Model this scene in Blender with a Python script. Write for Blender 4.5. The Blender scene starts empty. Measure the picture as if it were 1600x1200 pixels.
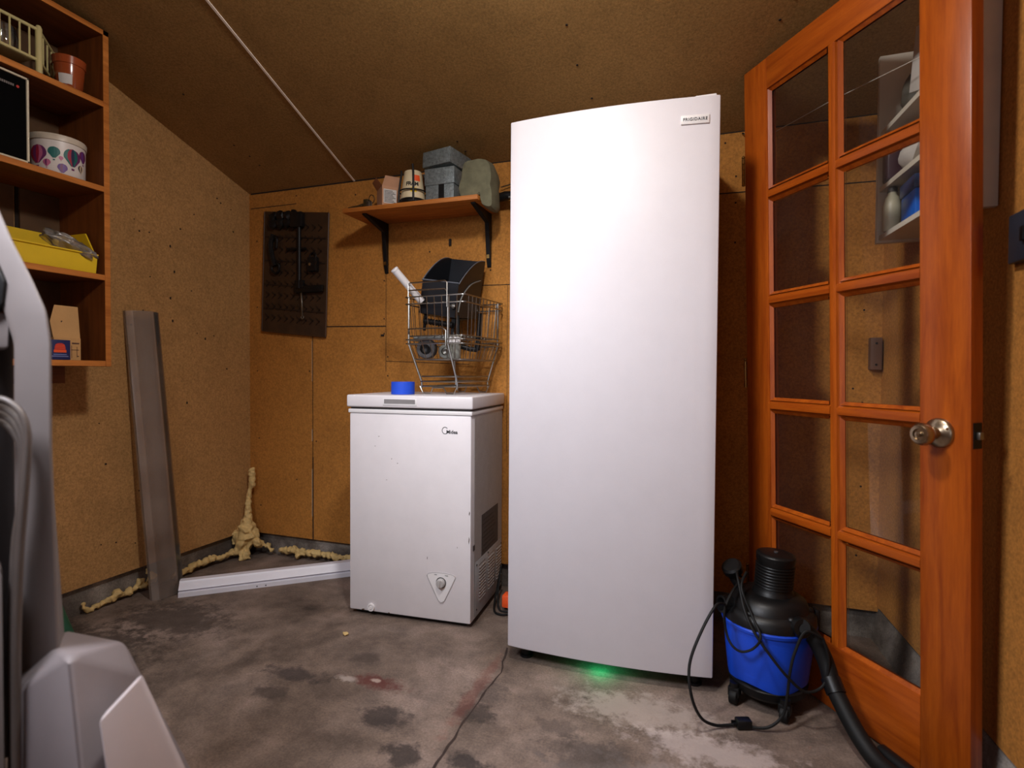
import bpy, bmesh, math, random
from mathutils import Vector, Matrix, Euler, noise
random.seed(7)
PI = math.pi
scn = bpy.context.scene
COL = scn.collection

# ------------------------------------------------------------------ geometry builder
class G:
    """collects primitives in one bmesh"""
    def __init__(s):
        s.bm = bmesh.new(); s.mi = 0; s.M = Matrix()
    def _fin(s, verts, faces=None):
        for v in verts: v.co = s.M @ v.co
        fs = set()
        for v in verts:
            for f in v.link_faces: fs.add(f)
        for f in fs: f.material_index = s.mi
    def _new(s, n0):
        s.bm.verts.ensure_lookup_table(); return s.bm.verts[n0:]
    def poly(s, verts, faces, bev=0.0, seg=2):
        t = bmesh.new()
        vs = [t.verts.new(Vector(v)) for v in verts]
        for f in faces: t.faces.new([vs[i] for i in f])
        bmesh.ops.recalc_face_normals(t, faces=t.faces)
        if bev > 0:
            bmesh.ops.bevel(t, geom=list(t.edges), offset=bev, segments=seg, profile=0.5, affect='EDGES')
        return s._merge(t)
    def _merge(s, t, mat=None):
        t.verts.index_update()
        mp = [s.bm.verts.new(s.M @ ((mat @ v.co) if mat else v.co)) for v in t.verts]
        for f in t.faces:
            try:
                nf = s.bm.faces.new([mp[v.index] for v in f.verts]); nf.material_index = s.mi
            except ValueError: pass
        t.free(); return s
    def box(s, x0, x1, y0, y1, z0, z1, bev=0.0, seg=2):
        v = [(x0,y0,z0),(x1,y0,z0),(x1,y1,z0),(x0,y1,z0),(x0,y0,z1),(x1,y0,z1),(x1,y1,z1),(x0,y1,z1)]
        f = [(3,2,1,0),(4,5,6,7),(0,1,5,4),(1,2,6,5),(2,3,7,6),(3,0,4,7)]
        return s.poly(v, f, bev, seg)
    def prism(s, pts, a, b, axis='z', bev=0.0, seg=2):
        """2d outline extruded along axis from a to b"""
        def P(p, h):
            if axis == 'z': return (p[0], p[1], h)
            if axis == 'y': return (p[0], h, p[1])
            return (h, p[0], p[1])
        n = len(pts)
        v = [P(p, a) for p in pts] + [P(p, b) for p in pts]
        f = [tuple(range(n))[::-1], tuple(range(n, 2*n))] + [(i, (i+1) % n, n+(i+1) % n, n+i) for i in range(n)]
        return s.poly(v, f, bev, seg)
    def cyl(s, p0, p1, r0, r1=None, seg=24, bev=0.0):
        r1 = r0 if r1 is None else r1
        p0 = Vector(p0); p1 = Vector(p1); d = p1-p0; L = d.length
        prof = [(0, 0), (r0, 0), (r1, L), (0, L)]
        if bev > 0: prof = [(0,0),(r0-bev,0),(r0-bev*.3,bev*.3),(r0,bev),(r1,L-bev),(r1-bev*.3,L-bev*.3),(r1-bev,L),(0,L)]
        return s.lathe(prof, p0, d, seg)
    def lathe(s, prof, o=(0,0,0), axis=(0,0,1), seg=24):
        q = Vector((0,0,1)).rotation_difference(Vector(axis).normalized()).to_matrix().to_4x4()
        m = Matrix.Translation(Vector(o)) @ q
        t = bmesh.new(); rings = []
        for r, z in prof:
            if r < 1e-6: rings.append([t.verts.new((0, 0, z))])
            else: rings.append([t.verts.new((r*math.cos(2*PI*k/seg), r*math.sin(2*PI*k/seg), z)) for k in range(seg)])
        for a, b in zip(rings, rings[1:]):
            for k in range(seg):
                k2 = (k+1) % seg
                if len(a) == 1 and len(b) == 1: continue
                if len(a) == 1: fv = [a[0], b[k2], b[k]]
                elif len(b) == 1: fv = [a[k], a[k2], b[0]]
                else: fv = [a[k], a[k2], b[k2], b[k]]
                try: t.faces.new(fv)
                except ValueError: pass
        bmesh.ops.recalc_face_normals(t, faces=t.faces)
        return s._merge(t, m)
    def tube(s, pts, r, seg=8, closed=False, smooth=0):
        P = [Vector(p) for p in pts]
        if smooth: P = spline(P, smooth, closed)
        n = len(P); t = bmesh.new(); rings = []
        prev = None
        for i, p in enumerate(P):
            if closed: d = P[(i+1) % n]-P[i-1]
            else: d = P[min(i+1, n-1)]-P[max(i-1, 0)]
            if d.length < 1e-9: d = Vector((0,0,1))
            d.normalize()
            if prev is None:
                u = d.orthogonal().normalized()
            else:
                u = prev - d*prev.dot(d)
                u = u.normalized() if u.length > 1e-6 else d.orthogonal().normalized()
            prev = u; w = d.cross(u)
            rr = r[i*len(r)//n] if isinstance(r, (list, tuple)) else r
            rings.append([t.verts.new(p+(u*math.cos(2*PI*k/seg)+w*math.sin(2*PI*k/seg))*rr) for k in range(seg)])
        m = n if closed else n-1
        for i in range(m):
            a, b = rings[i], rings[(i+1) % n]
            for k in range(seg): 
                try: t.faces.new([a[k], a[(k+1)%seg], b[(k+1)%seg], b[k]])
                except ValueError: pass
        if not closed:
            t.faces.new(rings[0][::-1]); t.faces.new(rings[-1])
        return s._merge(t)
    def ball(s, c, r, sub=2, sc=(1,1,1), amp=0, fr=1, sd=0):
        t = bmesh.new(); bmesh.ops.create_icosphere(t, subdivisions=sub, radius=1)
        for v in t.verts:
            k = 1 + (amp*noise.noise(v.co*fr + Vector((sd, sd*1.7, -sd))) if amp else 0)
            v.co = Vector((v.co.x*sc[0], v.co.y*sc[1], v.co.z*sc[2]))*r*k + Vector(c)
        return s._merge(t)
    def torus(s, c, R, r, axis=(0,0,1), seg=28, sseg=8):
        q = Vector((0,0,1)).rotation_difference(Vector(axis).normalized()).to_matrix()
        return s.tube([Vector(c)+q @ Vector((R*math.cos(2*PI*k/seg), R*math.sin(2*PI*k/seg), 0)) for k in range(seg)], r, sseg, True)
    def text(s, body, size, M, depth=0.0006, spacing=1.0, align='CENTER', bold=0.0):
        c = bpy.data.curves.new('t', 'FONT'); c.body = body; c.size = size; c.extrude = depth
        c.space_character = spacing; c.align_x = align; c.align_y = 'CENTER'; c.offset = bold; c.resolution_u = 3
        o = bpy.data.objects.new('t', c); COL.objects.link(o)
        dg = bpy.context.evaluated_depsgraph_get()
        me = bpy.data.meshes.new_from_object(o.evaluated_get(dg))
        t = bmesh.new(); t.from_mesh(me)
        bpy.data.objects.remove(o); bpy.data.curves.remove(c); bpy.data.meshes.remove(me)
        return s._merge(t, M)

def spline(P, k, closed=False):
    out = []; n = len(P)
    rng = n if closed else n-1
    for i in range(rng):
        if closed: a, b, c, d = P[i-1], P[i], P[(i+1)%n], P[(i+2)%n]
        else: a, b, c, d = P[max(i-1,0)], P[i], P[i+1], P[min(i+2,n-1)]
        for j in range(k):
            t = j/k
            out.append(0.5*((2*b)+(c-a)*t+(2*a-5*b+4*c-d)*t*t+(3*b-a-3*c+d)*t**3))
    if not closed: out.append(P[-1])
    return out

# text frames: reading toward -y, +x
FRONT = Matrix.Rotation(PI/2, 4, 'X')
SIDE = Matrix.Rotation(PI/2, 4, 'Z') @ FRONT
def TM(loc, rot): return Matrix.Translation(Vector(loc)) @ rot

# ------------------------------------------------------------------ objects
def link_mesh(name, g, mats, parent=None, flat=False, ang=38):
    bmesh.ops.recalc_face_normals(g.bm, faces=g.bm.faces)
    for f in g.bm.faces: f.smooth = not flat
    if not flat:
        for e in g.bm.edges:
            if len(e.link_faces) == 2 and e.calc_face_angle(0) > math.radians(ang): e.smooth = False
    me = bpy.data.meshes.new(name); g.bm.to_mesh(me); g.bm.free()
    if not isinstance(mats, (list, tuple)): mats = [mats]
    for m in mats: me.materials.append(m)
    o = bpy.data.objects.new(name, me); COL.objects.link(o)
    if parent: o.parent = parent
    return o
def thing(name, label, cat, loc=(0,0,0), rz=0.0, rx=0.0, group=None):
    o = bpy.data.objects.new(name, None); COL.objects.link(o)
    o.empty_display_size = .05
    o.location = loc; o.rotation_euler = (rx, 0, rz)
    o['label'] = label; o['category'] = cat
    if group: o['group'] = group
    return o
def mat_of(o): return Matrix.Translation(o.location) @ o.rotation_euler.to_matrix().to_4x4()
def part(t, name, g, m, parent=None, world=False, label=None, **k):
    """adds a mesh part; coordinates are local to the thing, or world if world=True"""
    if world: bmesh.ops.transform(g.bm, matrix=mat_of(t).inverted(), verts=g.bm.verts)
    o = link_mesh(name, g, m, parent or t, **k)
    if label: o['label'] = label
    return o
def single(name, label, cat, g, m, group=None, base=None, **k):
    """a thing that is one mesh, given in world coordinates; origin moved to its base"""
    xs = [v.co for v in g.bm.verts]
    lo = Vector([min(c[i] for c in xs) for i in range(3)]); hi = Vector([max(c[i] for c in xs) for i in range(3)])
    b = Vector(base) if base else Vector(((lo.x+hi.x)/2, (lo.y+hi.y)/2, lo.z))
    bmesh.ops.translate(g.bm, vec=-b, verts=g.bm.verts)
    o = link_mesh(name, g, m, **k); o.location = b
    o['label'] = label; o['category'] = cat
    if group: o['group'] = group
    return o
def struct(name, g, m, parent=None, label=None, **k):
    o = link_mesh(name, g, m, parent, **k)
    if parent is None: o['kind'] = 'structure'
    if label and parent is None: o['label'] = label
    return o

# ------------------------------------------------------------------ materials
def lin(c):
    return tuple((x/255/12.92 if x/255 <= .04045 else ((x/255+.055)/1.055)**2.4) for x in c)+(1,)
def N(nt, typ, **k):
    n = nt.nodes.new(typ)
    for a, b in k.items():
        if a in n.inputs: n.inputs[a].default_value = b
        else: setattr(n, a, b)
    return n
def base_mat(name):
    m = bpy.data.materials.new(name); m.use_nodes = True
    nt = m.node_tree; b = nt.nodes['Principled BSDF']
    return m, nt, b
def mat(name, col, rough=.5, metal=0.0, var=.12, scale=12.0, bump=0.0, bscale=200.0, spec=.5, speck=0.0, coat=0.0, emit=None, stretch=None):
    m, nt, b = base_mat(name)
    tc = N(nt, 'ShaderNodeTexCoord'); src = tc.outputs['Object']
    if stretch:
        mp = N(nt, 'ShaderNodeMapping'); mp.inputs['Scale'].default_value = stretch
        nt.links.new(src, mp.inputs[0]); src = mp.outputs[0]
    n1 = N(nt, 'ShaderNodeTexNoise', Scale=scale, Detail=6.0, Roughness=.6); nt.links.new(src, n1.inputs['Vector'])
    c = Vector(col[:3])
    r = N(nt, 'ShaderNodeMapRange'); r.inputs['From Min'].default_value = .3; r.inputs['From Max'].default_value = .7
    r.inputs['To Min'].default_value = 1-var; r.inputs['To Max'].default_value = 1+var
    nt.links.new(n1.outputs['Fac'], r.inputs['Value'])
    fac = r.outputs[0]
    if speck:
        n2 = N(nt, 'ShaderNodeTexNoise', Scale=bscale*1.6, Detail=2.0); nt.links.new(tc.outputs['Object'], n2.inputs['Vector'])
        r2 = N(nt, 'ShaderNodeMapRange'); r2.inputs['From Min'].default_value = .3; r2.inputs['From Max'].default_value = .7
        r2.inputs['To Min'].default_value = 1-speck; r2.inputs['To Max'].default_value = 1+speck
        nt.links.new(n2.outputs['Fac'], r2.inputs['Value'])
        mu = N(nt, 'ShaderNodeMath', operation='MULTIPLY'); nt.links.new(fac, mu.inputs[0]); nt.links.new(r2.outputs[0], mu.inputs[1]); fac = mu.outputs[0]
    vm = N(nt, 'ShaderNodeVectorMath', operation='SCALE'); vm.inputs[0].default_value = c; nt.links.new(fac, vm.inputs['Scale'])
    nt.links.new(vm.outputs[0], b.inputs['Base Color'])
    b.inputs['Roughness'].default_value = rough; b.inputs['Metallic'].default_value = metal
    b.inputs['Specular IOR Level'].default_value = spec
    if coat: b.inputs['Coat Weight'].default_value = coat; b.inputs['Coat Roughness'].default_value = .15
    if bump:
        n3 = N(nt, 'ShaderNodeTexNoise', Scale=bscale, Detail=3.0); nt.links.new(tc.outputs['Object'], n3.inputs['Vector'])
        bp = N(nt, 'ShaderNodeBump', Strength=bump, Distance=.002); nt.links.new(n3.outputs['Fac'], bp.inputs['Height'])
        nt.links.new(bp.outputs[0], b.inputs['Normal'])
    if emit:
        b.inputs['Emission Color'].default_value = emit[0]; b.inputs['Emission Strength'].default_value = emit[1]
    return m
def wood(name, c1, c2, axis='z', rough=.4, scale=1.0, coat=.0, bump=.15):
    m, nt, b = base_mat(name)
    tc = N(nt, 'ShaderNodeTexCoord'); mp = N(nt, 'ShaderNodeMapping')
    s = {'x': (1.2, 16, 16), 'y': (16, 1.2, 16), 'z': (16, 16, 1.2)}[axis]
    mp.inputs['Scale'].default_value = [v*scale for v in s]
    nt.links.new(tc.outputs['Object'], mp.inputs[0])
    n1 = N(nt, 'ShaderNodeTexNoise', Scale=2.2, Detail=7.0, Roughness=.62, Distortion=.6); nt.links.new(mp.outputs[0], n1.inputs['Vector'])
    n2 = N(nt, 'ShaderNodeTexNoise', Scale=14.0, Detail=4.0, Roughness=.7); nt.links.new(mp.outputs[0], n2.inputs['Vector'])
    ad = N(nt, 'ShaderNodeMath', operation='MULTIPLY_ADD'); ad.inputs[1].default_value = .35; nt.links.new(n2.outputs['Fac'], ad.inputs[0]); nt.links.new(n1.outputs['Fac'], ad.inputs[2])
    cr = N(nt, 'ShaderNodeValToRGB'); cr.color_ramp.elements[0].position = .45; cr.color_ramp.elements[0].color = c1
    cr.color_ramp.elements[1].position = .9; cr.color_ramp.elements[1].color = c2
    nt.links.new(ad.outputs[0], cr.inputs[0]); nt.links.new(cr.outputs[0], b.inputs['Base Color'])
    b.inputs['Roughness'].default_value = rough; b.inputs['Specular IOR Level'].default_value = .3
    if coat: b.inputs['Coat Weight'].default_value = coat; b.inputs['Coat Roughness'].default_value = .25
    bp = N(nt, 'ShaderNodeBump', Strength=bump, Distance=.001); nt.links.new(n2.outputs['Fac'], bp.inputs['Height']); nt.links.new(bp.outputs[0], b.inputs['Normal'])
    return m
def board(name, c1, c2, sp=.34, lo=.55, rust=None):
    """rough brown fibreboard: blotches, fine speckle"""
    m, nt, b = base_mat(name)
    tc = N(nt, 'ShaderNodeTexCoord'); o = tc.outputs['Object']
    n1 = N(nt, 'ShaderNodeTexNoise', Scale=1.6, Detail=8.0, Roughness=.6); nt.links.new(o, n1.inputs['Vector'])
    cr = N(nt, 'ShaderNodeValToRGB'); cr.color_ramp.elements[0].position = .32; cr.color_ramp.elements[0].color = c1
    cr.color_ramp.elements[1].position = .68; cr.color_ramp.elements[1].color = c2
    nt.links.new(n1.outputs['Fac'], cr.inputs[0])
    n2 = N(nt, 'ShaderNodeTexNoise', Scale=130.0, Detail=3.0, Roughness=.8); nt.links.new(o, n2.inputs['Vector'])
    r2 = N(nt, 'ShaderNodeMapRange'); r2.inputs['From Min'].default_value = .3; r2.inputs['From Max'].default_value = .7
    r2.inputs['To Min'].default_value = 1-sp; r2.inputs['To Max'].default_value = 1+sp; nt.links.new(n2.outputs['Fac'], r2.inputs['Value'])
    n4 = N(nt, 'ShaderNodeTexNoise', Scale=9.0, Detail=5.0); nt.links.new(o, n4.inputs['Vector'])
    r4 = N(nt, 'ShaderNodeMapRange'); r4.inputs['From Min'].default_value = .36; r4.inputs['From Max'].default_value = .5
    r4.inputs['To Min'].default_value = .92; r4.inputs['To Max'].default_value = 1.0; nt.links.new(n4.outputs['Fac'], r4.inputs['Value'])
    mu = N(nt, 'ShaderNodeMath', operation='MULTIPLY'); nt.links.new(r2.outputs[0], mu.inputs[0]); nt.links.new(r4.outputs[0], mu.inputs[1])
    vm = N(nt, 'ShaderNodeVectorMath', operation='SCALE'); nt.links.new(cr.outputs[0], vm.inputs[0]); nt.links.new(mu.outputs[0], vm.inputs['Scale'])
    nt.links.new(vm.outputs[0], b.inputs['Base Color'])
    b.inputs['Roughness'].default_value = .85; b.inputs['Specular IOR Level'].default_value = .25
    bp = N(nt, 'ShaderNodeBump', Strength=.25, Distance=.002); nt.links.new(n2.outputs['Fac'], bp.inputs['Height']); nt.links.new(bp.outputs[0], b.inputs['Normal'])
    return m
def concrete(name, spots=(), c1=(38,31,27), c2=(112,96,85), c3=(150,132,122)):
    m, nt, b = base_mat(name)
    tc = N(nt, 'ShaderNodeTexCoord'); o = tc.outputs['Object']
    L = nt.links.new
    n1 = N(nt, 'ShaderNodeTexNoise', Scale=2.3, Detail=9.0, Roughness=.62, Distortion=.4); L(o, n1.inputs['Vector'])
    cr = N(nt, 'ShaderNodeValToRGB'); e = cr.color_ramp.elements
    e[0].position = .27; e[0].color = lin(c1); e[1].position = .72; e[1].color = lin(c3)
    x = e.new(.46); x.color = lin(c2)
    L(n1.outputs['Fac'], cr.inputs[0]); col = cr.outputs[0]
    n5 = N(nt, 'ShaderNodeTexNoise', Scale=8.0, Detail=8.0, Roughness=.7); L(o, n5.inputs['Vector'])
    r5 = N(nt, 'ShaderNodeMapRange'); r5.inputs['From Min'].default_value = .3; r5.inputs['From Max'].default_value = .62
    r5.inputs['To Min'].default_value = .52; r5.inputs['To Max'].default_value = 1.14; L(n5.outputs['Fac'], r5.inputs['Value'])
    n2 = N(nt, 'ShaderNodeTexNoise', Scale=160.0, Detail=4.0, Roughness=.75); L(o, n2.inputs['Vector'])
    r2 = N(nt, 'ShaderNodeMapRange'); r2.inputs['From Min'].default_value = .3; r2.inputs['From Max'].default_value = .7
    r2.inputs['To Min'].default_value = .68; r2.inputs['To Max'].default_value = 1.32; L(n2.outputs['Fac'], r2.inputs['Value'])
    mu = N(nt, 'ShaderNodeMath', operation='MULTIPLY'); L(r2.outputs[0], mu.inputs[0]); L(r5.outputs[0], mu.inputs[1])
    vm = N(nt, 'ShaderNodeVectorMath', operation='SCALE'); L(col, vm.inputs[0]); L(mu.outputs[0], vm.inputs['Scale']); col = vm.outputs[0]
    # spills, scuffs and darker areas, each a noisy patch on the floor plane
    nz = N(nt, 'ShaderNodeTexNoise', Scale=17.0, Detail=9.0, Roughness=.75); L(o, nz.inputs['Vector'])
    for (sx, sy, rx, ry, c, k) in spots:
        sub = N(nt, 'ShaderNodeVectorMath', operation='SUBTRACT'); sub.inputs[1].default_value = (sx, sy, 0); L(o, sub.inputs[0])
        dv = N(nt, 'ShaderNodeVectorMath', operation='DIVIDE'); dv.inputs[1].default_value = (rx, ry, 1); L(sub.outputs[0], dv.inputs[0])
        ln = N(nt, 'ShaderNodeVectorMath', operation='LENGTH'); L(dv.outputs[0], ln.inputs[0])
        ma = N(nt, 'ShaderNodeMath', operation='MULTIPLY_ADD'); ma.inputs[1].default_value = 4.2; L(nz.outputs['Fac'], ma.inputs[0]); L(ln.outputs['Value'], ma.inputs[2])
        mr = N(nt, 'ShaderNodeMapRange'); mr.inputs['From Min'].default_value = 2.75; mr.inputs['From Max'].default_value = 3.4
        mr.inputs['To Min'].default_value = k; mr.inputs['To Max'].default_value = 0; L(ma.outputs[0], mr.inputs['Value'])
        mx = N(nt, 'ShaderNodeMix', data_type='RGBA'); L(mr.outputs[0], mx.inputs['Factor']); L(col, mx.inputs['A']); mx.inputs['B'].default_value = lin(c); col = mx.outputs['Result']
    L(col, b.inputs['Base Color'])
    b.inputs['Roughness'].default_value = .75; b.inputs['Specular IOR Level'].default_value = .35
    ad = N(nt, 'ShaderNodeMath', operation='ADD'); L(n2.outputs['Fac'], ad.inputs[0]); L(n5.outputs['Fac'], ad.inputs[1])
    bp = N(nt, 'ShaderNodeBump', Strength=.35, Distance=.003); L(ad.outputs[0], bp.inputs['Height']); L(bp.outputs[0], b.inputs['Normal'])
    return m
def clear(name, tint=(1,1,1,1), refl=.06, rough=.02, haze=0.0, hazecol=(.5,.5,.5,1)):
    """thin clear sheet: straight-through light, fresnel reflection, optional dust haze"""
    m = bpy.data.materials.new(name); m.use_nodes = True; nt = m.node_tree; nt.nodes.clear(); L = nt.links.new
    out = N(nt, 'ShaderNodeOutputMaterial'); tr = N(nt, 'ShaderNodeBsdfTransparent', Color=tint)
    gl = N(nt, 'ShaderNodeBsdfGlossy', Roughness=rough); df = N(nt, 'ShaderNodeBsdfDiffuse', Color=hazecol)
    tl = N(nt, 'ShaderNodeTexNoise', Scale=6.0, Detail=5.0); tc = N(nt, 'ShaderNodeTexCoord'); L(tc.outputs['Object'], tl.inputs['Vector'])
    hz = N(nt, 'ShaderNodeMath', operation='MULTIPLY'); hz.inputs[1].default_value = haze*2; L(tl.outputs['Fac'], hz.inputs[0])
    m1 = N(nt, 'ShaderNodeMixShader'); L(hz.outputs[0], m1.inputs[0]); L(tr.outputs[0], m1.inputs[1]); L(df.outputs[0], m1.inputs[2])
    fr = N(nt, 'ShaderNodeFresnel', IOR=1.45); fm = N(nt, 'ShaderNodeMath', operation='MULTIPLY'); fm.inputs[1].default_value = refl/.04; L(fr.outputs[0], fm.inputs[0]); fm.use_clamp = True
    m2 = N(nt, 'ShaderNodeMixShader'); L(fm.outputs[0], m2.inputs[0]); L(m1.outputs[0], m2.inputs[1]); L(gl.outputs[0], m2.inputs[2])
    L(m2.outputs[0], out.inputs[0]); return m

M = {}
M['wall'] = board('fibreboard_wall', lin((164,109,48)), lin((180,121,55)))
M['wall_l'] = board('fibreboard_left', lin((164,124,76)), lin((178,135,84)))
M['ceil'] = board('fibreboard_ceiling', lin((150,116,68)), lin((160,124,74)), sp=.3)
M['seam'] = mat('dark_seam', lin((30,18,10)), .9)
M['caulk'] = mat('pale_caulk', lin((196,170,140)), .7, var=.2, scale=60)
M['paint_strip'] = mat('cream_batten', lin((252,240,224)), .6)
M['curb'] = concrete('curb_concrete', (), (34,29,27), (104,95,88), (196,188,178))
M['white_enamel'] = mat('white_enamel', lin((208,204,209)), .5, var=.02, bump=.04, bscale=900, speck=.03)
M['white_enamel2'] = mat('white_enamel_freezer', lin((222,217,219)), .38, var=.03, bump=.05, bscale=900, speck=.05)
M['white_plastic'] = mat('white_plastic', lin((225,222,222)), .4, var=.03)
M['galv_side'] = mat('grey_side_panel', lin((176,175,176)), .45, metal=.1, var=.06, scale=20, speck=.1)
M['grey_ink'] = mat('grey_ink', lin((70,70,74)), .5)
M['black_ink'] = mat('black_ink', lin((22,22,24)), .5)
M['black_plastic'] = mat('black_plastic', lin((12,12,13)), .42, var=.15, bump=.06, spec=.35)
M['black_rubber'] = mat('black_rubber', lin((12,12,12)), .6, var=.2, bump=.06, spec=.3)
M['navy_plastic'] = mat('navy_black_plastic', lin((11,14,21)), .4, var=.15)
M['blue_plastic'] = mat('blue_tank_plastic', lin((15,70,200)), .45, var=.12, scale=9, bump=.05)
M['blue_tape'] = mat('blue_masking_tape', lin((18,72,200)), .7, var=.08, bump=.1)
M['chrome'] = mat('chromed_wire', lin((165,162,155)), .28, metal=1.0, var=.15, scale=50)
M['steel'] = mat('dull_steel', lin((140,138,132)), .4, metal=1.0, var=.2, scale=40)
M['dark_steel'] = mat('dark_iron', lin((34,32,32)), .45, metal=.6, var=.25, scale=40)
M['galv'] = mat('galvanised_steel', lin((124,132,133)), .5, metal=.45, var=.35, scale=90, speck=.25)
M['brass'] = mat('aged_brass', lin((150,120,70)), .35, metal=1.0, var=.25, scale=50)
M['nickel'] = mat('satin_nickel', lin((170,152,128)), .28, metal=1.0, var=.1)
M['fir_v'] = wood('varnished_fir_vertical', lin((134,54,8)), lin((182,90,18)), 'z', .38, 1, .2)
M['fir_x'] = wood('varnished_fir_horizontal', lin((134,54,8)), lin((180,88,18)), 'x', .38, 1, .2)
M['pine_y'] = wood('orange_pine_shaded_y', lin((92,48,16)), lin((128,70,26)), 'y', .55)  # shelving faces darkened in colour for the shade inside the unit
M['pine_z'] = wood('orange_pine_shaded_z', lin((92,48,16)), lin((128,70,26)), 'z', .55)
M['pine_edge'] = wood('orange_pine_lit_edge', lin((150,84,30)), lin((206,130,60)), 'y', .5)  # lighter copy of the same pine for the lit front edges
M['ply_x'] = wood('pine_shelf_x', lin((150,84,32)), lin((206,130,60)), 'x', .5)
M['glass'] = clear('dusty_window_glass', (.95,.95,.93,1), .006, .02, .014, (.45,.42,.38,1))
M['diffuser'] = clear('ribbed_translucent_plastic', (.84,.80,.76,1), .06, .25, .24, (.64,.53,.46,1))
M['bag'] = clear('clear_poly_bag', (.82,.82,.82,1), .12, .18, .22, (.6,.58,.55,1))
M['jar_glass'] = clear('clear_jar_glass', (.9,.92,.9,1), .12, .03, .08, (.6,.6,.6,1))
M['grey_plastic'] = mat('grey_moulded_plastic', lin((128,120,122)), .55, var=.04, bump=.06, bscale=600)
M['grey_upright'] = mat('dimmed_grey_plastic', lin((108,100,98)), .6, var=.04, bump=.06, bscale=600)  # same grey plastic, darkened to offset the near fill spot
M['grey_light'] = mat('pale_grey_plastic', lin((184,174,176)), .5, var=.03, bump=.05, bscale=600)
M['grey_dark'] = mat('dark_grey_plastic', lin((62,58,58)), .6, var=.1)
M['cable_grey'] = mat('grey_brown_cable', lin((86,78,74)), .45, var=.1)
M['green_plastic'] = mat('dark_green_plastic', lin((22,92,66)), .45, var=.1)
M['foam'] = mat('yellow_spray_foam', lin((206,176,116)), .75, var=.2, scale=40, bump=.4, bscale=120)
M['terracotta'] = mat('glazed_terracotta', lin((150,70,36)), .18, var=.12, coat=.5)
M['cream'] = mat('cream_paint', lin((196,184,128)), .5, var=.1)
M['paper'] = mat('white_paper', lin((205,200,195)), .8, var=.06)
M['card'] = mat('brown_cardboard', lin((196,152,98)), .85, var=.08, bump=.1)
M['card_pink'] = mat('pinkish_cardboard', lin((186,140,108)), .85, var=.12, bump=.1)
M['yellow'] = mat('yellow_plastic', lin((226,190,30)), .45, var=.06)
M['white_wood'] = mat('white_painted_wood', lin((206,198,184)), .6, var=.07, scale=8)
M['canvas'] = mat('grey_green_canvas', lin((106,103,80)), .9, var=.22, scale=25, bump=.4, bscale=500)
M['cream_tin'] = mat('cream_tin', lin((214,196,160)), .4, var=.06)
M['orange'] = mat('orange_plastic', lin((232,86,36)), .45)
M['red'] = mat('red_print', lin((190,52,44)), .5)
M['led'] = mat('green_led', lin((30,220,120)), .4, emit=((.05,1,.35,1), 6.0))
M['dusty_print'] = mat('grey_brown_label', lin((78,76,78)), .6, var=.2, scale=60)

# ------------------------------------------------------------------ the setting
XL, YB, XR = -2.25, 2.273, .587
YF = -1.7
def zc(y): return 1.868+.3166*(YB-y)                       # underside of the sloping ceiling
def xr(y): return XR+.05*(YB-y)                            # right wall, a little out of square

SPOTS = [(-.815,1.30,.07,.045,(40,34,34),.75), (-.60,1.40,.06,.04,(42,36,34),.7), (-1.205,1.39,.11,.03,(48,42,42),.75),
 (-1.2,1.29,.06,.03,(52,45,42),.65), (-.93,1.44,.085,.03,(92,40,36),.8), (-1.03,1.425,.028,.016,(186,174,166),.6), (-.945,1.447,.014,.008,(190,172,160),.7),
 (-.70,1.18,.05,.04,(38,32,31),.8), (-.53,1.21,.05,.03,(34,30,30),.8), (-.60,1.5,.06,.05,(48,42,40),.5), (-.16,1.57,.2,.07,(176,162,152),.65),
 (.02,1.46,.16,.05,(190,176,170),.6), (-.02,1.30,.25,.06,(170,158,152),.5), (-1.9,1.55,.22,.12,(44,36,31),.7), (-2.0,1.3,.3,.12,(40,34,30),.7), (-.25,1.33,.12,.06,(50,45,44),.6), (.1,1.2,.1,.08,(52,46,44),.5),  # includes broad dark patches toward the left wall
 (-1.05,1.55,.05,.03,(60,50,46),.5), (-.36,1.42,.05,.03,(64,56,52),.5), (-.635,1.5,.02,.2,(120,62,52),.35)]
M['floor'] = concrete('stained_concrete', SPOTS)
g = G(); g.box(-2.5, 1.2, YF-.2, 2.6, -.1, 0)
floor = struct('floor', g, M['floor'])
# control joint in the slab, from under the freezer toward the camera
g = G()
jp = [(-.634,1.775), (-.60,1.62), (-.607,1.42), (-.603,1.22), (-.6,.9), (-.59,.3), (-.6,-1.0)]
jr = random.Random(5); jq = []
for (a, b) in zip(jp, jp[1:]):
    m = max(3, int(abs(a[1]-b[1])/.03))
    for k in range(m): jq.append((a[0]+(b[0]-a[0])*k/m+jr.uniform(-.003,.003), a[1]+(b[1]-a[1])*k/m, jr.uniform(.0012,.0042)))
for (a, b) in zip(jq, jq[1:]):
    g.poly([(a[0]-a[2],a[1],.0006),(a[0]+a[2],a[1],.0006),(b[0]+b[2],b[1],.0006),(b[0]-b[2],b[1],.0006)], [(0,1,2,3)])
struct('joint', g, mat('joint_dirt', lin((50,36,30)), .9, var=.5, scale=30), floor)

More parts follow.
